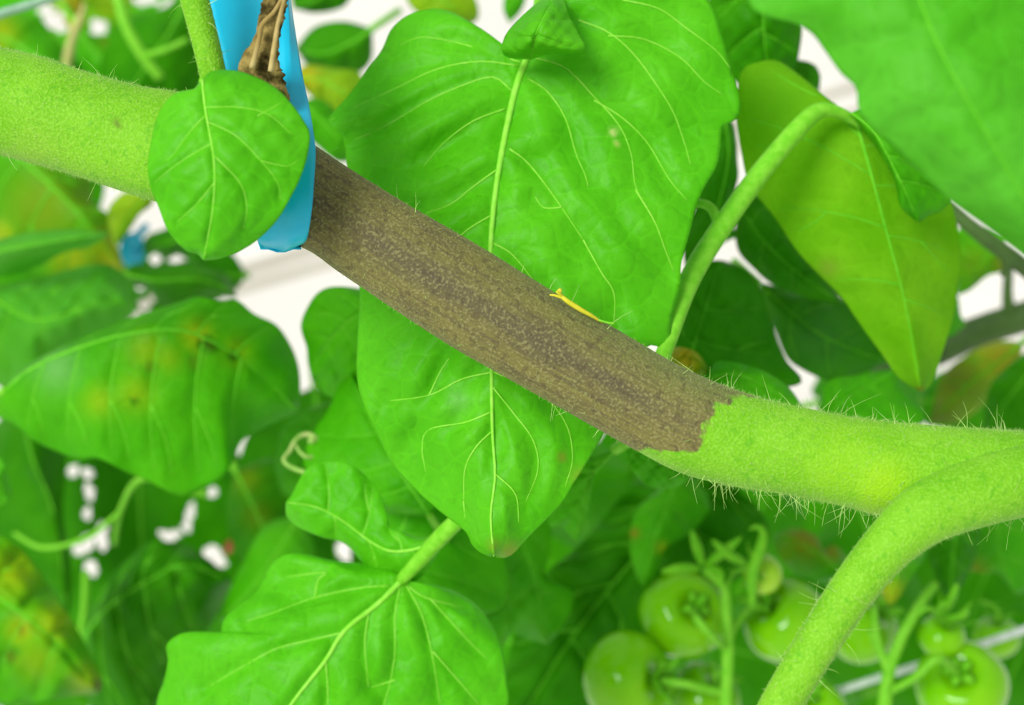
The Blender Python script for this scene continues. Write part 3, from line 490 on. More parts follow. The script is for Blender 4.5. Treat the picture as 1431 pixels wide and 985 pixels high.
# ---- top left and top middle, well out of focus
leaf('deep green blurred leaf behind the upright stalk, above the stem', [(275, -30), (240, 40), (205, 90), (170, 150)], [(275, -30), (225, 15), (180, 25), (150, 60), (140, 110), (170, 150)], [(275, -30), (290, 40), (285, 110), (250, 150), (210, 165), (170, 150)], [0.42, 0.42, 0.425, 0.43], mat='dark', fold=0.012, nv=3, mid_r=3, vein_r=0)
leaf('mid-green blurred leaf over the stem beside the grey-green wire', [(-30, 40), (20, 60), (70, 95), (125, 140)], [(-30, 40), (0, 20), (50, 22), (75, 50), (108, 95), (125, 140)], [(-30, 40), (-40, 90), (10, 130), (70, 150), (125, 140)], [0.44, 0.44, 0.44, 0.45], mat='mid', fold=0.01, nv=3, mid_r=3, vein_r=0, tints=[(0, 45, 25, YE, 0.5)])
leaf('orange-yellow blurred leaf strip hanging beside a white gap', [(80, -30), (100, 10), (108, 30), (105, 62)], [(80, -30), (82, 0), (95, 35), (105, 62)], [(80, -30), (112, -10), (118, 30), (105, 62)], [0.47, 0.47, 0.47, 0.47], mat='yellow', fold=0.003, nv=2, mid_r=1, vein_r=0, tints=[(100, 20, 40, (0.62, 0.40, 0.01), 0.9)])
leaf('mid-green blurred leaf under the orange-yellow strip, touching the stem', [(110, 40), (140, 85), (175, 105), (230, 130)], [(110, 40), (100, 80), (105, 120), (150, 150), (230, 130)], [(110, 40), (128, 48), (160, 60), (200, 85), (230, 130)], [0.45, 0.45, 0.45, 0.45], mat='mid', fold=0.008, nv=2, mid_r=2, vein_r=0, tints=[(158, 52, 14, (0.7, 0.42, 0.01), 0.8)])
leaf('bright blurred leaf above the white gaps at the upright stalk', [(110, -40), (140, -20), (160, -5), (185, 5)], [(110, -40), (118, -10), (128, 8), (150, 12), (185, 5)], [(110, -40), (150, -40), (180, -20), (185, 5)], [0.46, 0.46, 0.46, 0.46], mat='yellow', fold=0.003, nv=2, mid_r=1, vein_r=0)
leaf('deep green blurred leaf right of the blue tape', [(520, 40), (490, 60), (450, 75), (412, 68)], [(520, 40), (480, 30), (440, 38), (412, 68)], [(520, 40), (518, 85), (490, 105), (440, 100), (412, 68)], [0.40, 0.402, 0.405, 0.41], mat='dark', fold=0.01, nv=3, mid_r=2, vein_r=0)
leaf('dark green blurred leaf above the white strip right of the blue tape', [(500, -50), (470, -20), (440, 0), (410, 12)], [(500, -50), (450, -50), (405, -30), (410, 12)], [(500, -50), (490, -5), (475, 12), (440, 18), (410, 12)], [0.42, 0.42, 0.42, 0.42], mat='dark', fold=0.005, nv=2, mid_r=2, vein_r=0)
leaf('yellow-green blurred leaf right of the blue tape with an orange edge', [(415, 110), (450, 112), (480, 130), (510, 155)], [(415, 110), (425, 92), (470, 96), (505, 105), (510, 155)], [(415, 110), (430, 130), (455, 150), (480, 165), (510, 155)], [0.38, 0.38, 0.38, 0.385], mat='yellow', fold=0.005, nv=3, mid_r=2, vein_r=0, tints=[(428, 108, 18, (0.75, 0.5, 0.01), 0.7)])
leaf('mid-green blurred leaf below the yellow-green one, tucked in the stem corner', [(418, 140), (445, 165), (470, 190), (492, 225)], [(418, 140), (450, 140), (480, 165), (505, 190), (492, 225)], [(418, 140), (420, 180), (445, 205), (470, 225), (492, 225)], [0.36, 0.36, 0.36, 0.365], mat='mid', fold=0.005, nv=3, mid_r=2, vein_r=0)
leaf('yellow-green blurred leaf behind the left lobe of the largest leaf', [(600, -50), (610, -15), (630, 10), (655, 35)], [(600, -50), (568, -20), (575, 10), (610, 30), (655, 35)], [(600, -50), (640, -30), (665, 0), (668, 25), (655, 35)], [0.38, 0.38, 0.38, 0.385], mat='yellow', fold=0.004, nv=2, mid_r=1.5, vein_r=0)
leaf('little blurred sprig leaf in the white gap near the folded lobe', [(725, -30), (718, -5), (714, 12), (712, 32)], [(725, -30), (706, -5), (704, 15), (712, 32)], [(725, -30), (735, -8), (728, 15), (712, 32)], [0.37, 0.37, 0.37, 0.372], mat='mid', fold=0.002, nv=2, mid_r=1, vein_r=0)

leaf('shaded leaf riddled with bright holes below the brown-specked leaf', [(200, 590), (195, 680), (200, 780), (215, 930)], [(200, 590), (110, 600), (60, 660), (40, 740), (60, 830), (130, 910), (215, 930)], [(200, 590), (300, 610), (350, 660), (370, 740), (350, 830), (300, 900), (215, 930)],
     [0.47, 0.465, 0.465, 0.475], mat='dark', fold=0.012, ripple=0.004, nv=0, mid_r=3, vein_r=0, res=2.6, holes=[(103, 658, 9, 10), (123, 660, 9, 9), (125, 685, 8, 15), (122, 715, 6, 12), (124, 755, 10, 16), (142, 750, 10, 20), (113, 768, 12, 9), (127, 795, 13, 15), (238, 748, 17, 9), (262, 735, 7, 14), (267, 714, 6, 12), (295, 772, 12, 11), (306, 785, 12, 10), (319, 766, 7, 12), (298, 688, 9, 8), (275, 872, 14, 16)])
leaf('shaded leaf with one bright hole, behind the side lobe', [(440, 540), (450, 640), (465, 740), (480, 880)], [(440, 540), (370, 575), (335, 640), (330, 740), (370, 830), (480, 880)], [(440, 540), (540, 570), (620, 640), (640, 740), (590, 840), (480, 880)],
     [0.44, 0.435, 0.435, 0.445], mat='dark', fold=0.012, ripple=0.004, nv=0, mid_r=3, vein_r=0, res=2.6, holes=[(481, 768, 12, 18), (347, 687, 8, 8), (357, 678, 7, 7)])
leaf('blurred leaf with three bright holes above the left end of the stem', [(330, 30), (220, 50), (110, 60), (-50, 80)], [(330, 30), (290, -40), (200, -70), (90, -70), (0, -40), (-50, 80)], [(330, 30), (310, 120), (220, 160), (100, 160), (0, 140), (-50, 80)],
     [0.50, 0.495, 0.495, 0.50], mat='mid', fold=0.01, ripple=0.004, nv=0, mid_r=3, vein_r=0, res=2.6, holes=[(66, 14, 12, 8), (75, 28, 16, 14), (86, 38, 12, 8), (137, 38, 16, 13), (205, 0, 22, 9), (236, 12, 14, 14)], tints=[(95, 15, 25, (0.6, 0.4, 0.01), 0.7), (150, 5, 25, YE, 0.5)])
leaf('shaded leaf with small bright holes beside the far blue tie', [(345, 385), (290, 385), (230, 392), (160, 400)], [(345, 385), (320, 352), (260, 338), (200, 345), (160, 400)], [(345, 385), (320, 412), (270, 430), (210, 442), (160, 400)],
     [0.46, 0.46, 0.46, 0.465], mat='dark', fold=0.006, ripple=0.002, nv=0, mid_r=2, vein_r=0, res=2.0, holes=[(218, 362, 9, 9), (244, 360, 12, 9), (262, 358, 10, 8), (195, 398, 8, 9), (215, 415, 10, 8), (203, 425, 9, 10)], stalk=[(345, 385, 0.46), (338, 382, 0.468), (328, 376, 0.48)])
# ---- shaded leaves deeper in the foliage (they close the dark gaps)
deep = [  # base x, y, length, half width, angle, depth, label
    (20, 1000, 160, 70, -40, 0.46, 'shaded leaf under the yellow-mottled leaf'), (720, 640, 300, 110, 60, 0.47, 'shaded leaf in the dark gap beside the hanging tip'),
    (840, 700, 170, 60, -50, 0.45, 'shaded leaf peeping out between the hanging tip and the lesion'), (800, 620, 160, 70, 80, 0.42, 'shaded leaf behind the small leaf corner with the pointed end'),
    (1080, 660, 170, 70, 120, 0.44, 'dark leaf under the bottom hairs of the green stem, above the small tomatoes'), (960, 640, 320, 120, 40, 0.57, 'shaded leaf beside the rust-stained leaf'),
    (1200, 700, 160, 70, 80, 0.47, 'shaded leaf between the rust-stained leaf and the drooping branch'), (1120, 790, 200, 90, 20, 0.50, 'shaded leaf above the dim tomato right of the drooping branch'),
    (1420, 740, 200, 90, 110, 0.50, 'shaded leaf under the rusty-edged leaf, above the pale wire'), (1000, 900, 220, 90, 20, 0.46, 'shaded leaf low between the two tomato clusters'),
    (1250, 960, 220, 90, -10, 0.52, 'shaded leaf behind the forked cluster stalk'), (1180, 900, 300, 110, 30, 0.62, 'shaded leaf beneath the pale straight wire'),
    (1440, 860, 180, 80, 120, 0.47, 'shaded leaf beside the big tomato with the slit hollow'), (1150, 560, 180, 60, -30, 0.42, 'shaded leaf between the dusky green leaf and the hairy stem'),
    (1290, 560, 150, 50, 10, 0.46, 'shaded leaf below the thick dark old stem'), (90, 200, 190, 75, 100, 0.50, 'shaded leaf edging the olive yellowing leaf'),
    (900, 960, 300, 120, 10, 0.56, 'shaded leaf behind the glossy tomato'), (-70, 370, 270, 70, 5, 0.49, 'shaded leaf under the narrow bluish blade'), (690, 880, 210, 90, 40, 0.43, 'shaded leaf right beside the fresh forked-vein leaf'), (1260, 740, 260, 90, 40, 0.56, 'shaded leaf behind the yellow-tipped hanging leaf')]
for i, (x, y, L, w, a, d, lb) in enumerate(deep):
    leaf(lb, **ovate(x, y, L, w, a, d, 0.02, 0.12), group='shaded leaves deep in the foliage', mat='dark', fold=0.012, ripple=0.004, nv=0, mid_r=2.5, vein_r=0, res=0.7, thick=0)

# ------------------------------------------------------------------ the diseased stem
top = [(-2200, -60), (-1600, -80), (-900, -70), (-400, 0), (-160, 40), (-60, 54), (0, 66), (60, 80), (130, 103), (200, 121), (250, 129), (330, 152), (400, 181), (440, 203), (480, 230), (560, 280), (620, 315), (680, 350), (780, 412), (870, 465), (960, 516), (1050, 552), (1130, 571), (1200, 584), (1300, 594), (1431, 602), (1520, 606), (1620, 608), (2000, 600), (2700, 560), (3400, 540)]
bot = [(-2200, 70), (-1600, 55), (-900, 68), (-400, 138), (-160, 180), (-60, 203), (0, 217), (60, 233), (130, 254), (200, 277), (250, 290), (320, 312), (380, 333), (430, 350), (470, 378), (520, 412), (580, 452), (640, 490), (720, 535), (800, 580), (880, 625), (950, 661), (1020, 679), (1100, 692), (1180, 708), (1240, 722), (1330, 724), (1431, 722), (1520, 720), (1620, 716), (2000, 712), (2700, 675), (3400, 655)]
NS, NR = 620, 64
T_, B_ = spline(top, 3000), spline(bot, 3000)       # both edges sampled at the same stations along the stem
ctrl = np.asarray([(-2200, -2200), (0, 0), (430, 455), (640, 690), (880, 930), (1100, 1110), (1431, 1431), (3400, 3400)], float)   # bottom x -> top x facing it
bx = np.interp(np.linspace(0, 1, NS), np.linspace(0, 1, len(B_)), B_[:, 0]); tx = np.interp(bx, ctrl[:, 0], ctrl[:, 1])
T_ = np.column_stack([tx, np.interp(tx, T_[:, 0], T_[:, 1])]); B_ = np.column_stack([bx, np.interp(bx, B_[:, 0], B_[:, 1])])
cen = (T_ + B_) / 2; rad = np.linalg.norm(T_ - B_, axis=1) / 2
nrm = (T_ - B_) / (2 * rad[:, None])
dep = np.interp(cen[:, 0], [-2200, -160, 200, 700, 1100, 1620, 3400], [0.24, 0.207, 0.203, 0.200, 0.198, 0.196, 0.21])
stem = empty('tomato_vine', P(700, 430, 0.2), 'thick hairy tomato vine with a long grey-brown lesion across its middle', 'vine')
th = np.arange(NR) / NR * 2 * np.pi
cs, sn = np.cos(th), np.sin(th)
al = np.r_[0, np.cumsum(np.linalg.norm(np.diff(cen, axis=0), axis=1))]
rid = 1 + 0.010 * np.cos(5 * th)[None] + 0.006 * np.sin(3 * th + 1)[None] + 0.006 * np.sin(al[:, None] / 90 + 2 * th[None]) + 0.003 * rng.standard_normal((NS, NR))
rid[:, np.abs(sn) < 0.15] = 1 + 0.3 * (rid[:, np.abs(sn) < 0.15] - 1)
XY = cen[:, None] + nrm[:, None] * (rad[:, None] * cs[None] * np.minimum(rid, 1.03))[..., None]
DD = dep[:, None] - rad[:, None] * dep[:, None] / FPX * sn[None] * rid * 0.95
SV = P(XY[..., 0], XY[..., 1], DD)
tt = -np.broadcast_to(cs[None], XY.shape[:2])          # -1 top edge, 1 bottom edge
xb = np.interp(tt, [-1, -0.85, -0.6, -0.45, 0.2, 0.45, 0.6, 0.75, 1], [1062, 1020, 1008, 994, 990, 977, 954, 915, 890])
les = np.minimum(xb - XY[..., 0], XY[..., 0] - 385) / 100
les = np.clip(les, -1, 1)
streak = np.exp(-((tt - (0.02 + 0.0 * XY[..., 0])) / 0.28) ** 2) * np.clip((XY[..., 0] - 420) / 100, 0, 1) * np.clip((1000 - XY[..., 0]) / 150, 0, 1)
green = np.clip((-tt - 0.25) * 1.3, 0, 1) * np.clip((XY[..., 0] - 620) / 350, 0, 1) * 0.75
tint = np.zeros((*XY.shape[:2], 4))
def stint(x, y, rx, c, a, fr=True):
    q = a * np.exp(-((XY[..., 0] - x) ** 2 + (XY[..., 1] - y) ** 2) / rx ** 2) * (sn[None] > -0.2)
    m = q > tint[..., 3]; tint[m, :3] = c; tint[m, 3] = q[m]
stint(1235, 682, 45, (0.36, 0.62, 0.01), 0.6); stint(1180, 655, 60, (0.28, 0.56, 0.01), 0.4)
stint(163, 172, 6, (0.10, 0.14, 0.02), 0.9); stint(50, 210, 40, (0.30, 0.50, 0.06), 0.3)
idx = np.arange(NS * NR).reshape(NS, NR); nx = np.roll(idx, -1, 1)
F = np.stack([idx[:-1], nx[:-1], nx[1:], idx[1:]], -1).reshape(-1, 4).tolist() + [list(range(NR - 1, -1, -1)), list(range((NS - 1) * NR, NS * NR))]
UV = np.stack([np.broadcast_to(al[:, None], (NS, NR)) / 10, np.broadcast_to((np.abs(((th + np.pi / 2) % (2 * np.pi)) - np.pi) * 6)[None], (NS, NR))], -1).reshape(-1, 2)
mesh_obj('main_stem', SV.reshape(-1, 3), F, MAT['stem'], stem, attrs={'lesion': ('FLOAT', les), 'streak': ('FLOAT', streak), 'greenish': ('FLOAT', green), 'tint': ('FLOAT_COLOR', tint.reshape(-1, 4))}, uv=UV)

def side_tube(name, pts, rpx, n=110, sides=40, les=-1.0):
    p = np.asarray(pts, float); s = spline(np.column_stack([p, rpx]), n)
    v, f = tube_data(P(s[:, 0], s[:, 1], s[:, 2]), s[:, 3] * s[:, 2] / FPX, sides)
    m = n * sides; a = np.r_[0, np.cumsum(np.linalg.norm(np.diff(s[:, :2], axis=0), axis=1))] / 10
    uv = np.stack([np.repeat(a, sides), np.tile(np.abs(np.arange(sides) / sides - 0.5) * 20, n)], -1)
    mesh_obj(name, v, f, MAT['stem'], stem, attrs={'lesion': ('FLOAT', np.full(m, les)), 'streak': ('FLOAT', np.zeros(m)), 'greenish': ('FLOAT', np.zeros(m)), 'tint': ('FLOAT_COLOR', np.zeros((m, 4)))}, uv=uv)
    return s
br = [(1560, 660, 0.196), (1440, 668, 0.1945), (1360, 688, 0.1925), (1296, 716, 0.191), (1244, 760, 0.190), (1196, 818, 0.1895), (1150, 886, 0.189), (1108, 955, 0.1885), (1075, 1015, 0.188), (1030, 1110, 0.187), (960, 1300, 0.186), (900, 1550, 0.19)]
brr = [48, 52, 50, 44, 36, 32, 30, 29, 28, 28, 27, 26]
bs = side_tube('side_branch', br, brr)
us = [(310, 170, 0.199), (303, 130, 0.1955), (290, 70, 0.194), (272, 0, 0.193), (250, -80, 0.192), (215, -260, 0.192), (190, -480, 0.196)]
usr = [21, 19, 19, 20, 21, 20, 18]
uss = side_tube('upright_stalk', us, usr)
# withered stump over the tape
sp = [(372, 170, 0.198), (368, 120, 0.1945), (364, 92, 0.193), (372, 60, 0.1925), (379, 30, 0.192), (385, 0, 0.192), (396, -60, 0.193)]
s = spline(np.column_stack([np.array(sp), [30, 32, 28, 17, 16, 16, 18]]), 60)
v, f = tube_data(P(s[:, 0], s[:, 1], s[:, 2]), s[:, 3] * s[:, 2] / FPX, 26, 0.7)
v = v.reshape(60, 26, 3); c = v.mean(1, keepdims=True); k = 1 + 0.12 * np.sin(np.arange(26) / 26 * 6.283 * 5)[None, :, None] + 0.06 * rng.standard_normal((60, 26, 1))
mesh_obj('withered_stump', (c + (v - c) * k).reshape(-1, 3), f, MAT['dry'], stem)
tube('dried_fibre', [(352, 95, 0.190), (362, 55, 0.1895), (366, 35, 0.189), (384, 15, 0.189), (398, -10, 0.189)], [4, 3.5, 3.5, 3, 3], MAT['fibre'], stem, 26, 8)
tube('dried_fibre', [(378, 100, 0.1895), (384, 60, 0.189), (388, 35, 0.189), (395, 8, 0.189), (400, -15, 0.189)], [4, 3.5, 3, 3, 3], MAT['fibre'], stem, 26, 8)

# hairs, in three coats, each a coat nobody could count
def hairs(name, base, nor, length, r, droop, tanv):
    n = len(base); segs = 4
    ref = rng.standard_normal((n, 3)); side = np.cross(nor, ref); side /= np.linalg.norm(side, axis=1)[:, None]
    dirn = nor + 0.45 * rng.standard_normal((n, 3)); dirn /= np.linalg.norm(dirn, axis=1)[:, None]
    t = np.linspace(0, 1, segs)
    path = base[:, None] + dirn[:, None] * (t[None, :, None] * length[:, None, None]) + (side * droop[:, None])[:, None] * (t ** 2)[None, :, None] * length[:, None, None]
    u = np.cross(dirn, side); u /= np.linalg.norm(u, axis=1)[:, None]; w = np.cross(dirn, u)
    a = np.arange(3) / 3 * 2 * np.pi
    ring = np.cos(a)[:, None, None] * u[None] + np.sin(a)[:, None, None] * w[None]      # 3,n,3
    rr = r[:, None] * (1 - 0.75 * t)[None]
    V = path[:, :, None] + rr[:, :, None, None] * ring.transpose(1, 0, 2)[:, None]       # n,seg,3,3
    b = (np.arange(n) * segs * 3)[:, None, None] + (np.arange(segs - 1) * 3)[None, :, None]
    j = np.arange(3)[None, None]; k = (j + 1) % 3
    F = np.stack([b + j, b + k, b + 3 + k, b + 3 + j], -1).reshape(-1, 4)
    o = mesh_obj(name, V.reshape(-1, 3), F, MAT['hair'], stem); o['kind'] = 'stuff'
    o['label'] = 'pale hairs on the stem'
    return o
cenW = P(cen[:, 0], cen[:, 1], dep)
def stem_samples(n, weight):
    ok = np.where((cen[:, 0] > -250) & (cen[:, 0] < 1750))[0]
    i = rng.integers(ok[0], ok[-1], n * 5); j = rng.integers(0, NR, n * 5)
    w = weight(XY[i, j, 0], tt[i, j], sn[j]); keep = np.where(rng.random(n * 5) < w)[0][:n]
    i, j = i[keep], j[keep]; f = rng.random(len(i))[:, None]; g = rng.random(len(i))[:, None]; j2 = (j + 1) % NR
    b = (SV[i, j] * (1 - f) + SV[i + 1, j] * f) * (1 - g) + (SV[i, j2] * (1 - f) + SV[i + 1, j2] * f) * g
    nr = b - cenW[i] * (1 - f) - cenW[i + 1] * f; nr /= np.linalg.norm(nr, axis=1)[:, None]
    return b, nr
def tube_samples(s, n):
    pw = P(s[:, 0], s[:, 1], s[:, 2]); rw = s[:, 3] * s[:, 2] / FPX
    i = rng.integers(4, len(s) - 1, n); f = rng.random(n)[:, None]
    c = pw[i - 1] * (1 - f) + pw[i] * f; tg = pw[i] - pw[i - 1]; tg /= np.linalg.norm(tg, axis=1)[:, None]
    q = rng.standard_normal((n, 3)); q -= (q * tg).sum(1)[:, None] * tg; q /= np.linalg.norm(q, axis=1)[:, None]
    return c + q * (rw[i - 1] * (1 - f[:, 0]) + rw[i] * f[:, 0])[:, None] * 0.98, q
b, n_ = stem_samples(15000, lambda x, t, s: np.where((x > 400) & (x < 1000), 0.11, 0.7) * (s > -0.5))
b2, n2_ = tube_samples(bs, 5000); b3, n3_ = tube_samples(uss, 1500)
b, n_ = np.vstack([b, b2, b3]), np.vstack([n_, n2_, n3_]); m = len(b)
hairs('stem_fuzz', b, n_, rng.uniform(0.00015, 0.0006, m), np.full(m, 0.000022), rng.uniform(0, 0.8, m), None)
def wl(x, t, s):
    edge = np.where(np.abs(s) < 0.45, 1.0, 0.06) * (s > -0.6)
    right = np.clip((x - 930) / 80, 0, 1); low = (t > 0)
    return edge * np.where(low, 0.12 + 0.85 * right, 0.10 + 0.5 * right) * np.where((x > 400) & (x < 930), 0.5, 1) * np.where((x < 200) & low, 0.4, 1)
b, n_ = stem_samples(780, wl); b2, n2_ = tube_samples(bs, 130); b3, n3_ = tube_samples(uss, 50)
b, n_ = np.vstack([b, b2, b3]), np.vstack([n_, n2_, n3_]); m = len(b)
ln = np.abs(rng.normal(0.0014, 0.0014, m)) + 0.0005
hairs('stem_hair', b, n_, np.minimum(ln, 0.0048), np.full(m, 0.00005), rng.uniform(0, 0.6, m), None)

# ------------------------------------------------------------------ blue tape round the stem
tape = empty('plastic_tape', P(400, 350, 0.2), 'bright blue plastic tape looped round the stem under the small rounded leaf', 'tape')
ys = np.array([-230, -150, -80, 0, 60, 110, 150, 185, 210, 250, 290, 325, 343, 351])
xl = np.array([268, 276, 284, 291, 306, 318, 325, 330, 334, 342, 350, 357, 362, 372])
xr = np.array([378, 388, 396, 405, 414, 423, 432, 438, 441, 439, 436, 431, 426, 414])
xc = np.array([374, 384, 392, 401, 403, 404, 405, 407, 408, 409, 408, 405, 402, 396])
dp = np.array([0.208, 0.2075, 0.2065, 0.205, 0.2025, 0.2005, 0.1975, 0.1935, 0.1915, 0.1902, 0.1905, 0.1925, 0.1955, 0.199])
dr = np.array([0.002, 0.002, 0.002, 0.002, 0.002, 0.0015, 0.001, 0.0002, 0, 0, 0, 0, 0, 0])
nt = 120
q = spline(np.column_stack([xl, ys, xr, xc, dp, dr]), nt)
cols = []
for wgt in np.linspace(0, 1, 12): cols.append(np.column_stack([q[:, 0] + (q[:, 3] - q[:, 0]) * wgt, q[:, 1] - 6 * (1 - wgt) * np.clip((q[:, 1] - 300) / 50, 0, 1), q[:, 4] + 0.0008 * np.sin(wgt * 3.1)]))
for wgt in np.linspace(0, 1, 6)[1:]: cols.append(np.column_stack([q[:, 3] + (q[:, 2] - q[:, 3]) * wgt, q[:, 1] - 8 * wgt * np.clip((q[:, 1] - 320) / 30, 0, 1), q[:, 4] + q[:, 5] * wgt]))
G = np.stack(cols, 1); nc = G.shape[1]
ii, jj = np.meshgrid(np.arange(nt - 1), np.arange(nc - 1), indexing='ij')
Fq = np.stack([ii * nc + jj, ii * nc + jj + 1, (ii + 1) * nc + jj + 1, (ii + 1) * nc + jj], -1).reshape(-1, 4)
o = mesh_obj('front_band', P(G[..., 0], G[..., 1], G[..., 2]).reshape(-1, 3), Fq, MAT['tape'], tape)
so = o.modifiers.new('thickness', 'SOLIDIFY'); so.thickness = 0.00035; so.offset = 0
yb = np.array([351, 348, 330, 290, 240, 190, 150, 100, 40, -80, -220]); xm = np.array([394, 392, 388, 384, 380, 376, 372, 366, 360, 350, 340]); db = np.array([0.199, 0.204, 0.2085, 0.2115, 0.2125, 0.2120, 0.2105, 0.2090, 0.2085, 0.2085, 0.2105])
q = spline(np.column_stack([xm, yb, db]), 50)
cols = [np.column_stack([q[:, 0] + w, q[:, 1] + (-4 if abs(w) > 15 else 0), q[:, 2] + 0 * w]) for w in np.linspace(-30, 27, 6)]
G = np.stack(cols, 1); nc = 6; ii, jj = np.meshgrid(np.arange(49), np.arange(nc - 1), indexing='ij')
Fq = np.stack([ii * nc + jj, ii * nc + jj + 1, (ii + 1) * nc + jj + 1, (ii + 1) * nc + jj], -1).reshape(-1, 4)
o = mesh_obj('back_band', P(G[..., 0], G[..., 1], G[..., 2]).reshape(-1, 3), Fq, MAT['tape'], tape)
so = o.modifiers.new('thickness', 'SOLIDIFY'); so.thickness = 0.00035; so.offset = 0
e = empty('plastic_tie', P(185, 350, 0.44), 'blurred blue plastic tie loop far under the small rounded leaf', 'tie')
a = np.linspace(0, 2 * np.pi, 28)
tube('loop', [(185 + 9 * math.cos(x), 349 + 15 * math.sin(x), 0.44 + 0.004 * math.cos(x)) for x in a[:-1]] + [(194, 349, 0.444)], 9.5, MAT['tape'], e, 60, 8)
tube('tail', [(188, 336, 0.44), (196, 325, 0.441), (205, 315, 0.443)], [6, 6, 5], MAT['tape'], e, 14, 8)

# ------------------------------------------------------------------ tomatoes
def tomato(label, cx, cy, rpx, d, axis, mat='tomato', calyx=True, sep_len=0.8, ped=None, squash=0.9, group='unripe tomatoes hanging in clusters', curl=0.3):
    """axis: direction of the stalk end in camera space (right, up, towards viewer)"""
    R = rpx * d / FPX; c = P(cx, cy, d)
    e = empty('green_tomato', c, label, 'tomato', group)
    ax = np.array(CMN[:3, :3] @ np.array(axis, float)); ax /= np.linalg.norm(ax)
    x = np.cross(ax, [0.3, 0.5, 0.8]); x /= np.linalg.norm(x); y = np.cross(ax, x)
    nl, nr = 34, 48
    ph = np.linspace(0, np.pi, nl)[:, None]; t = (np.arange(nr) / nr * 2 * np.pi)[None]
    rad_ = R * np.sin(ph) * (1 + 0.015 * np.cos(5 * t) * np.sin(ph))
    h = R * squash * (np.cos(ph) - 0.42 * np.exp(-(ph / 0.42) ** 2)) + 0 * t
    V = c + rad_[..., None] * (np.cos(t)[..., None] * x + np.sin(t)[..., None] * y) + h[..., None] * ax
    idx = np.arange(nl * nr).reshape(nl, nr); nx = np.roll(idx, -1, 1)
    F = np.stack([idx[:-1], idx[1:], nx[1:], nx[:-1]], -1).reshape(-1, 4)
    mesh_obj('fruit', V.reshape(-1, 3), F, MAT[mat], e, c)
    top_ = c + ax * R * squash * 0.62
    if calyx:
        for s in range(5):
            an = s / 5 * 6.283 + 0.4 + rng.uniform(-0.15, 0.15); dirv = math.cos(an) * x + math.sin(an) * y; L = R * sep_len * rng.uniform(0.85, 1.1)
            tt_ = np.linspace(0, 1, 9)
            pth = top_ + dirv * (tt_ * L)[:, None] + ax * (R * squash * (0.34 * np.sin(tt_ * 2.4) + curl * tt_ ** 2))[:, None]
            wd = R * 0.13 * np.sin(np.clip(tt_ * 0.85 + 0.15, 0, 1) * np.pi) ** 0.8 + R * 0.012
            sd = np.cross(ax, dirv)
            Vv = np.stack([pth - sd * wd[:, None], pth + ax * R * 0.02, pth + sd * wd[:, None], pth - ax * R * 0.02], 1).reshape(-1, 3)
            b0 = np.arange(8)[:, None] * 4; j = np.arange(4)[None]
            Ff = np.stack([b0 + j, b0 + (j + 1) % 4, b0 + 4 + (j + 1) % 4, b0 + 4 + j], -1).reshape(-1, 4)
            mesh_obj('sepal', Vv, Ff, MAT['sepal'], e, c)
    if ped:
        pp = np.vstack([top_, *[P(*q) for q in ped]]); s = spline(pp, 20)
        v, f = tube_data(s, np.full(20, R * 0.085), 8); mesh_obj('pedicel', v, f, MAT['stalk'], e, c)
    return e
tomato('glossy green tomato with a dark open stalk hollow, lowest in the centre of the cluster', 878, 950, 68, 0.325, (0.72, 0.12, 0.55), ped=[(955, 955, 0.318), (985, 962, 0.32), (1012, 968, 0.322)], sep_len=0.6)
tomato('green tomato with its calyx facing out, above the glossy one', 955, 858, 62, 0.333, (0.25, 0.35, 0.8), ped=[(975, 865, 0.312), (998, 892, 0.314), (1014, 905, 0.322)], sep_len=0.42, curl=-0.1)
tomato('tiny pale yellow-green tomato cupped by a long curling sepal', 1066, 803, 28, 0.322, (-0.5, 0.3, 0.3), mat='tomato_pale', ped=[(1040, 796, 0.320), (1024, 803, 0.321), (1014, 824, 0.322)], sep_len=1.5)
tomato('green tomato half behind the drooping side branch', 1098, 868, 60, 0.338, (-0.6, 0.5, 0.3), ped=[(1050, 850, 0.332), (1030, 870, 0.326), (1016, 900, 0.323)], sep_len=0.7)
tomato('shaded green tomato under the cluster stalk beside the glossy one', 985, 975, 52, 0.345, (0.4, 0.6, 0.4), ped=[(1000, 940, 0.334), (1012, 940, 0.324)], sep_len=0.6)
tomato('dim green tomato right of the drooping side branch', 1200, 872, 56, 0.350, (0.5, 0.45, 0.4), ped=[(1222, 850, 0.336), (1226, 890, 0.332), (1240, 930, 0.330)], sep_len=0.6)
tomato('big green tomato with a slit-like stalk hollow beside the pale wire', 1343, 958, 64, 0.335, (-0.30, 0.55, 0.75), ped=[(1312, 920, 0.318), (1280, 945, 0.322), (1246, 965, 0.328)], sep_len=0.4, curl=-0.1)
tomato('small green tomato under curled sepals, above the one with the slit', 1316, 890, 33, 0.335, (0.15, 0.85, 0.45), ped=[(1300, 850, 0.329), (1280, 862, 0.329), (1262, 885, 0.329)], sep_len=1.2, curl=0.9)
tomato('green tomato low behind the drooping side branch', 1135, 1000, 52, 0.335, (-0.2, 0.6, 0.3), ped=[(1120, 960, 0.330), (1150, 970, 0.333)], sep_len=0.6)
tomato('shadowed little tomato behind the pale wire', 1392, 890, 32, 0.37, (0, 0.8, 0.2), ped=[(1392, 850, 0.37), (1370, 840, 0.372)], sep_len=0.7)
t1 = empty('fruit_stalk', P(1013, 985, 0.322), 'pale green cluster stalk carrying the tomatoes left of the drooping branch', 'stalk')
tube('main_stalk', [(1012, 1040, 0.322), (1014, 985, 0.322), (1017, 908, 0.322), (1015, 855, 0.322), (1013, 824, 0.322), (1003, 812, 0.321), (984, 796, 0.320)], [10, 9, 8.5, 7.5, 6.5, 5.5, 4.5], MAT['stalk'], t1, 40, 12)
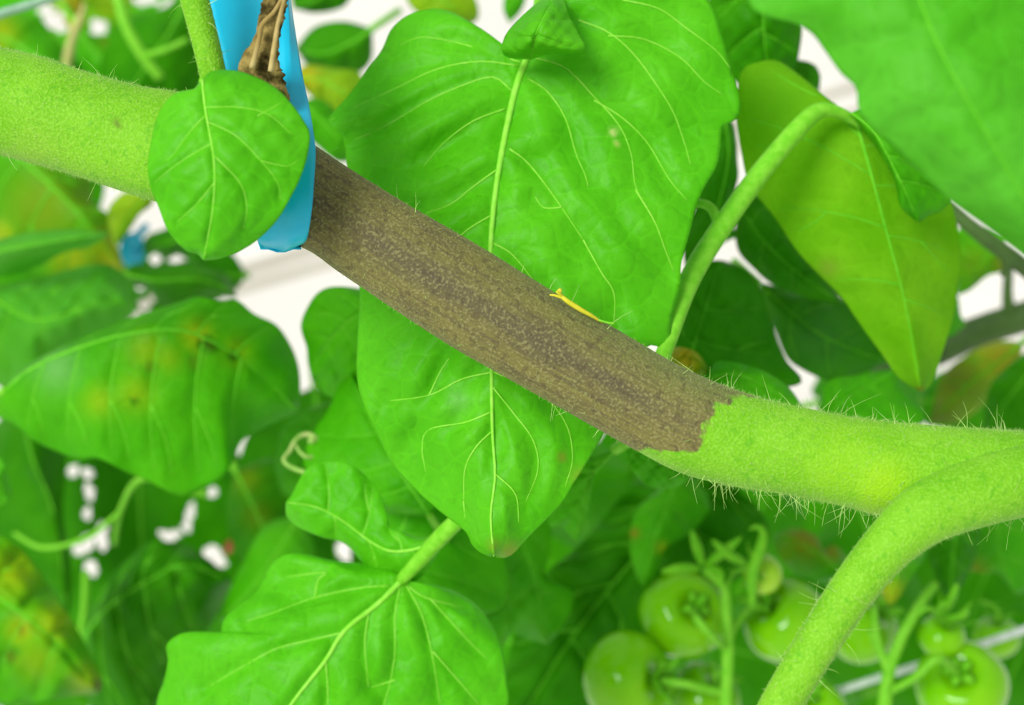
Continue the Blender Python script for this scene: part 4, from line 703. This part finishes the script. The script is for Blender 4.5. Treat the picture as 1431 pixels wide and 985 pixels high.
def sepal_strip(parent, pts, w):
    p = np.asarray(pts, float); s = spline(p, 16); t = np.linspace(0, 1, 16); wd = w * np.sin(np.clip(t * 0.9 + 0.08, 0, 1) * np.pi) ** 0.7 + 0.5
    v, f = tube_data(P(s[:, 0], s[:, 1], s[:, 2]), wd * s[:, 2] / FPX, 6, 0.35); return mesh_obj('sepal', v, f, MAT['sepal'], parent)
for p in ([(982, 790, 0.320), (976, 770, 0.317), (966, 741, 0.314)], [(985, 792, 0.320), (1010, 772, 0.315), (1036, 750, 0.312)], [(1046, 790, 0.318), (1018, 774, 0.314), (995, 754, 0.311)], [(980, 794, 0.320), (950, 794, 0.316), (925, 799, 0.314)], [(986, 795, 0.32), (1004, 800, 0.314), (1008, 815, 0.312)]):
    sepal_strip(t1, p, 7)
sepal_strip(t1, [(1051, 850, 0.318), (1052, 800, 0.312), (1060, 772, 0.309), (1067, 748, 0.308), (1060, 735, 0.308), (1047, 740, 0.309)], 8)
t2 = empty('fruit_stalk', P(1237, 985, 0.33), 'forked green cluster stalk in front of the pale wire', 'stalk')
tube('main_stalk', [(1230, 1040, 0.33), (1236, 985, 0.33), (1243, 935, 0.33), (1258, 895, 0.329), (1272, 868, 0.329), (1290, 838, 0.330), (1308, 815, 0.332)], [11, 10, 9, 8, 7.5, 7, 6], MAT['stalk'], t2, 36, 12)
tube('stalk_fork', [(1243, 938, 0.33), (1228, 905, 0.331), (1215, 880, 0.334)], [8, 6, 5], MAT['stalk'], t2, 14, 10)
for p in ([(1316, 862, 0.330), (1330, 835, 0.322), (1338, 815, 0.318)], [(1320, 866, 0.330), (1345, 860, 0.322), (1352, 850, 0.318)], [(1312, 862, 0.330), (1316, 845, 0.322), (1325, 845, 0.318)]): sepal_strip(t2, p, 7)

# ------------------------------------------------------------------ small things
e = empty('support_wire', P(1160, 972, 0.352), 'pale straight support wire running behind the tomatoes', 'wire')
tube('wire', [(1163, 968, 0.352), (1190, 959, 0.353), (1300, 924, 0.357), (1431, 880, 0.362), (1520, 850, 0.366), (2400, 560, 0.40)], 5.5, MAT['wire'], e, 30, 12)
tube('wire_end', [(1172, 965, 0.3523), (1160, 969, 0.352)], [6.5, 6.0], MAT['wire'], e, 6, 12)
e = empty('support_wire', P(0, 22, 0.30), 'grey-green taut support wire above the left end of the stem', 'wire')
tube('wire', [(-1500, 560, 0.30), (-90, 52, 0.30), (0, 19, 0.30), (50, 4, 0.30), (160, -36, 0.30), (1500, -520, 0.30)], 6.5, MAT['wire_green'], e, 24, 12)
tube('wire_end', [(-1500, 560, 0.30), (-1560, 582, 0.30)], 7.5, MAT['wire_green'], e, 6, 12)
e = empty('withered_flower', P(800, 423, 0.1965), 'tiny withered yellow flower caught on the upper edge of the stem', 'flower')
tube('dried_corolla', [(778, 407, 0.1950), (786, 415, 0.1945), (796, 423, 0.1945), (812, 433, 0.1950), (828, 442, 0.1955), (842, 451, 0.1965)], [2, 3, 3.6, 3.4, 2.6, 1.2], MAT['petal'], e, 26, 8)
tube('petal', [(786, 415, 0.1945), (782, 409, 0.1940), (783, 405, 0.1937), (779, 407, 0.1937)], [2, 2.6, 3, 1.4], MAT['petal'], e, 14, 7)
tube('petal', [(788, 417, 0.1945), (776, 413, 0.1943), (768, 412, 0.1945)], [2, 1.8, 1], MAT['petal'], e, 12, 7)
tube('flower_stalk', [(836, 447, 0.1960), (850, 451, 0.1955), (858, 452, 0.1955)], [1.6, 1.6, 2], MAT['stalk'], e, 12, 7)
e = empty('tendril', P(430, 663, 0.285), 'pale curled tendril above the side lobe of the fresh leaf', 'tendril')
tube('coil', [(440, 672, 0.283), (430, 662, 0.284), (412, 655, 0.285), (400, 648, 0.285), (397, 640, 0.286), (405, 630, 0.287), (411, 618, 0.287), (420, 609, 0.288), (432, 607, 0.288), (441, 614, 0.287), (444, 626, 0.286), (439, 637, 0.285), (428, 638, 0.284), (418, 630, 0.284), (414, 622, 0.284)], [3, 3, 3, 3, 3, 3, 3, 3, 3.5, 5, 4, 3.2, 3, 2.5, 2], MAT['tendril'], e, 90, 9)
tube('tip', [(441, 614, 0.287), (436, 616, 0.286), (431, 616, 0.286)], [4, 5, 3], MAT['tendril'], e, 8, 8)
e = empty('old_stem_or_shade_strip', P(1380, 455, 0.40), 'thick dark old stem slanting below the bluish overhanging leaf', 'stem')
tube('stem_or_shade_body', [(1230, 525, 0.395), (1312, 490, 0.40), (1350, 470, 0.40), (1400, 452, 0.40), (1450, 437, 0.40), (1560, 400, 0.40), (1900, 290, 0.41), (2500, 130, 0.43)], [20, 21, 22, 22, 22, 22, 22, 22], MAT['stalk_and_shade_dark'], e, 40, 16)
tube('stub', [(1412, 448, 0.398), (1408, 415, 0.396), (1409, 385, 0.395), (1412, 355, 0.396)], [11, 8, 7, 6], MAT['stalk_and_shade_dark'], e, 16, 10)
e = empty('old_stem_or_shade_strip', P(1340, 300, 0.31), 'added dark strip for the shade along the lower edge of the bluish overhanging leaf', 'stem')  # dark tube added in place of the shade under the overhanging leaf
tube('stem_or_shade_body', [(1290, 255, 0.315), (1335, 298, 0.312), (1370, 328, 0.312), (1405, 352, 0.313), (1450, 388, 0.318), (1560, 440, 0.335), (1800, 500, 0.37), (2400, 520, 0.42)], [9, 10, 11, 12, 12, 12, 12, 12], MAT['stalk_and_shade_dark'], e, 30, 12)
tube('stub', [(1405, 352, 0.313), (1408, 372, 0.314), (1402, 384, 0.316)], [9, 7, 5], MAT['stalk_and_shade_dark'], e, 10, 8)
e = empty('leaf_stalk', P(180, 30, 0.40), 'blurred green leaf stalk curving behind the left stem end', 'stalk')
tube('stalk_body', [(160, -40, 0.40), (166, 0, 0.40), (178, 40, 0.40), (200, 78, 0.402), (225, 110, 0.405)], [8, 8, 8, 8, 7], MAT['stalk'], e, 24, 10)
tube('side_twig', [(200, 78, 0.402), (230, 70, 0.40), (262, 55, 0.40)], [5, 4, 4], MAT['stalk'], e, 12, 8)
e = empty('dry_stalk', P(95, 80, 0.43), 'dry tan stalk standing blurred above the left stem end', 'stalk')
tube('stalk_body', [(112, 20, 0.43), (104, 45, 0.43), (96, 75, 0.43), (88, 130, 0.432)], [5, 6, 7, 7], MAT['stalk_tan'], e, 20, 10)
tube('twig', [(104, 45, 0.43), (112, 30, 0.428), (118, 5, 0.427)], [4, 4, 3], MAT['stalk_tan'], e, 12, 8)
e = empty('leaf_stalk', P(190, 665, 0.36), 'green stalk arching under the brown-specked leaf', 'stalk')
tube('stalk_body', [(160, 760, 0.385), (168, 715, 0.375), (188, 675, 0.365), (212, 668, 0.36), (245, 680, 0.358), (290, 690, 0.36)], [4, 4, 4.5, 5, 6, 6], MAT['stalk'], e, 30, 10)
tube('side_twig', [(168, 715, 0.375), (120, 752, 0.38), (60, 765, 0.385), (20, 745, 0.39)], [3.5, 3.5, 3.5, 3], MAT['stalk'], e, 20, 8)
e = tomato('ripe red tomato glimpsed deep in the dark lower left foliage', 350, 757, 38, 0.53, (0.1, 1, 0.3), mat='red', sep_len=0.8, ped=[(352, 715, 0.53), (358, 700, 0.535)], group=None); e.name = 'red_tomato'
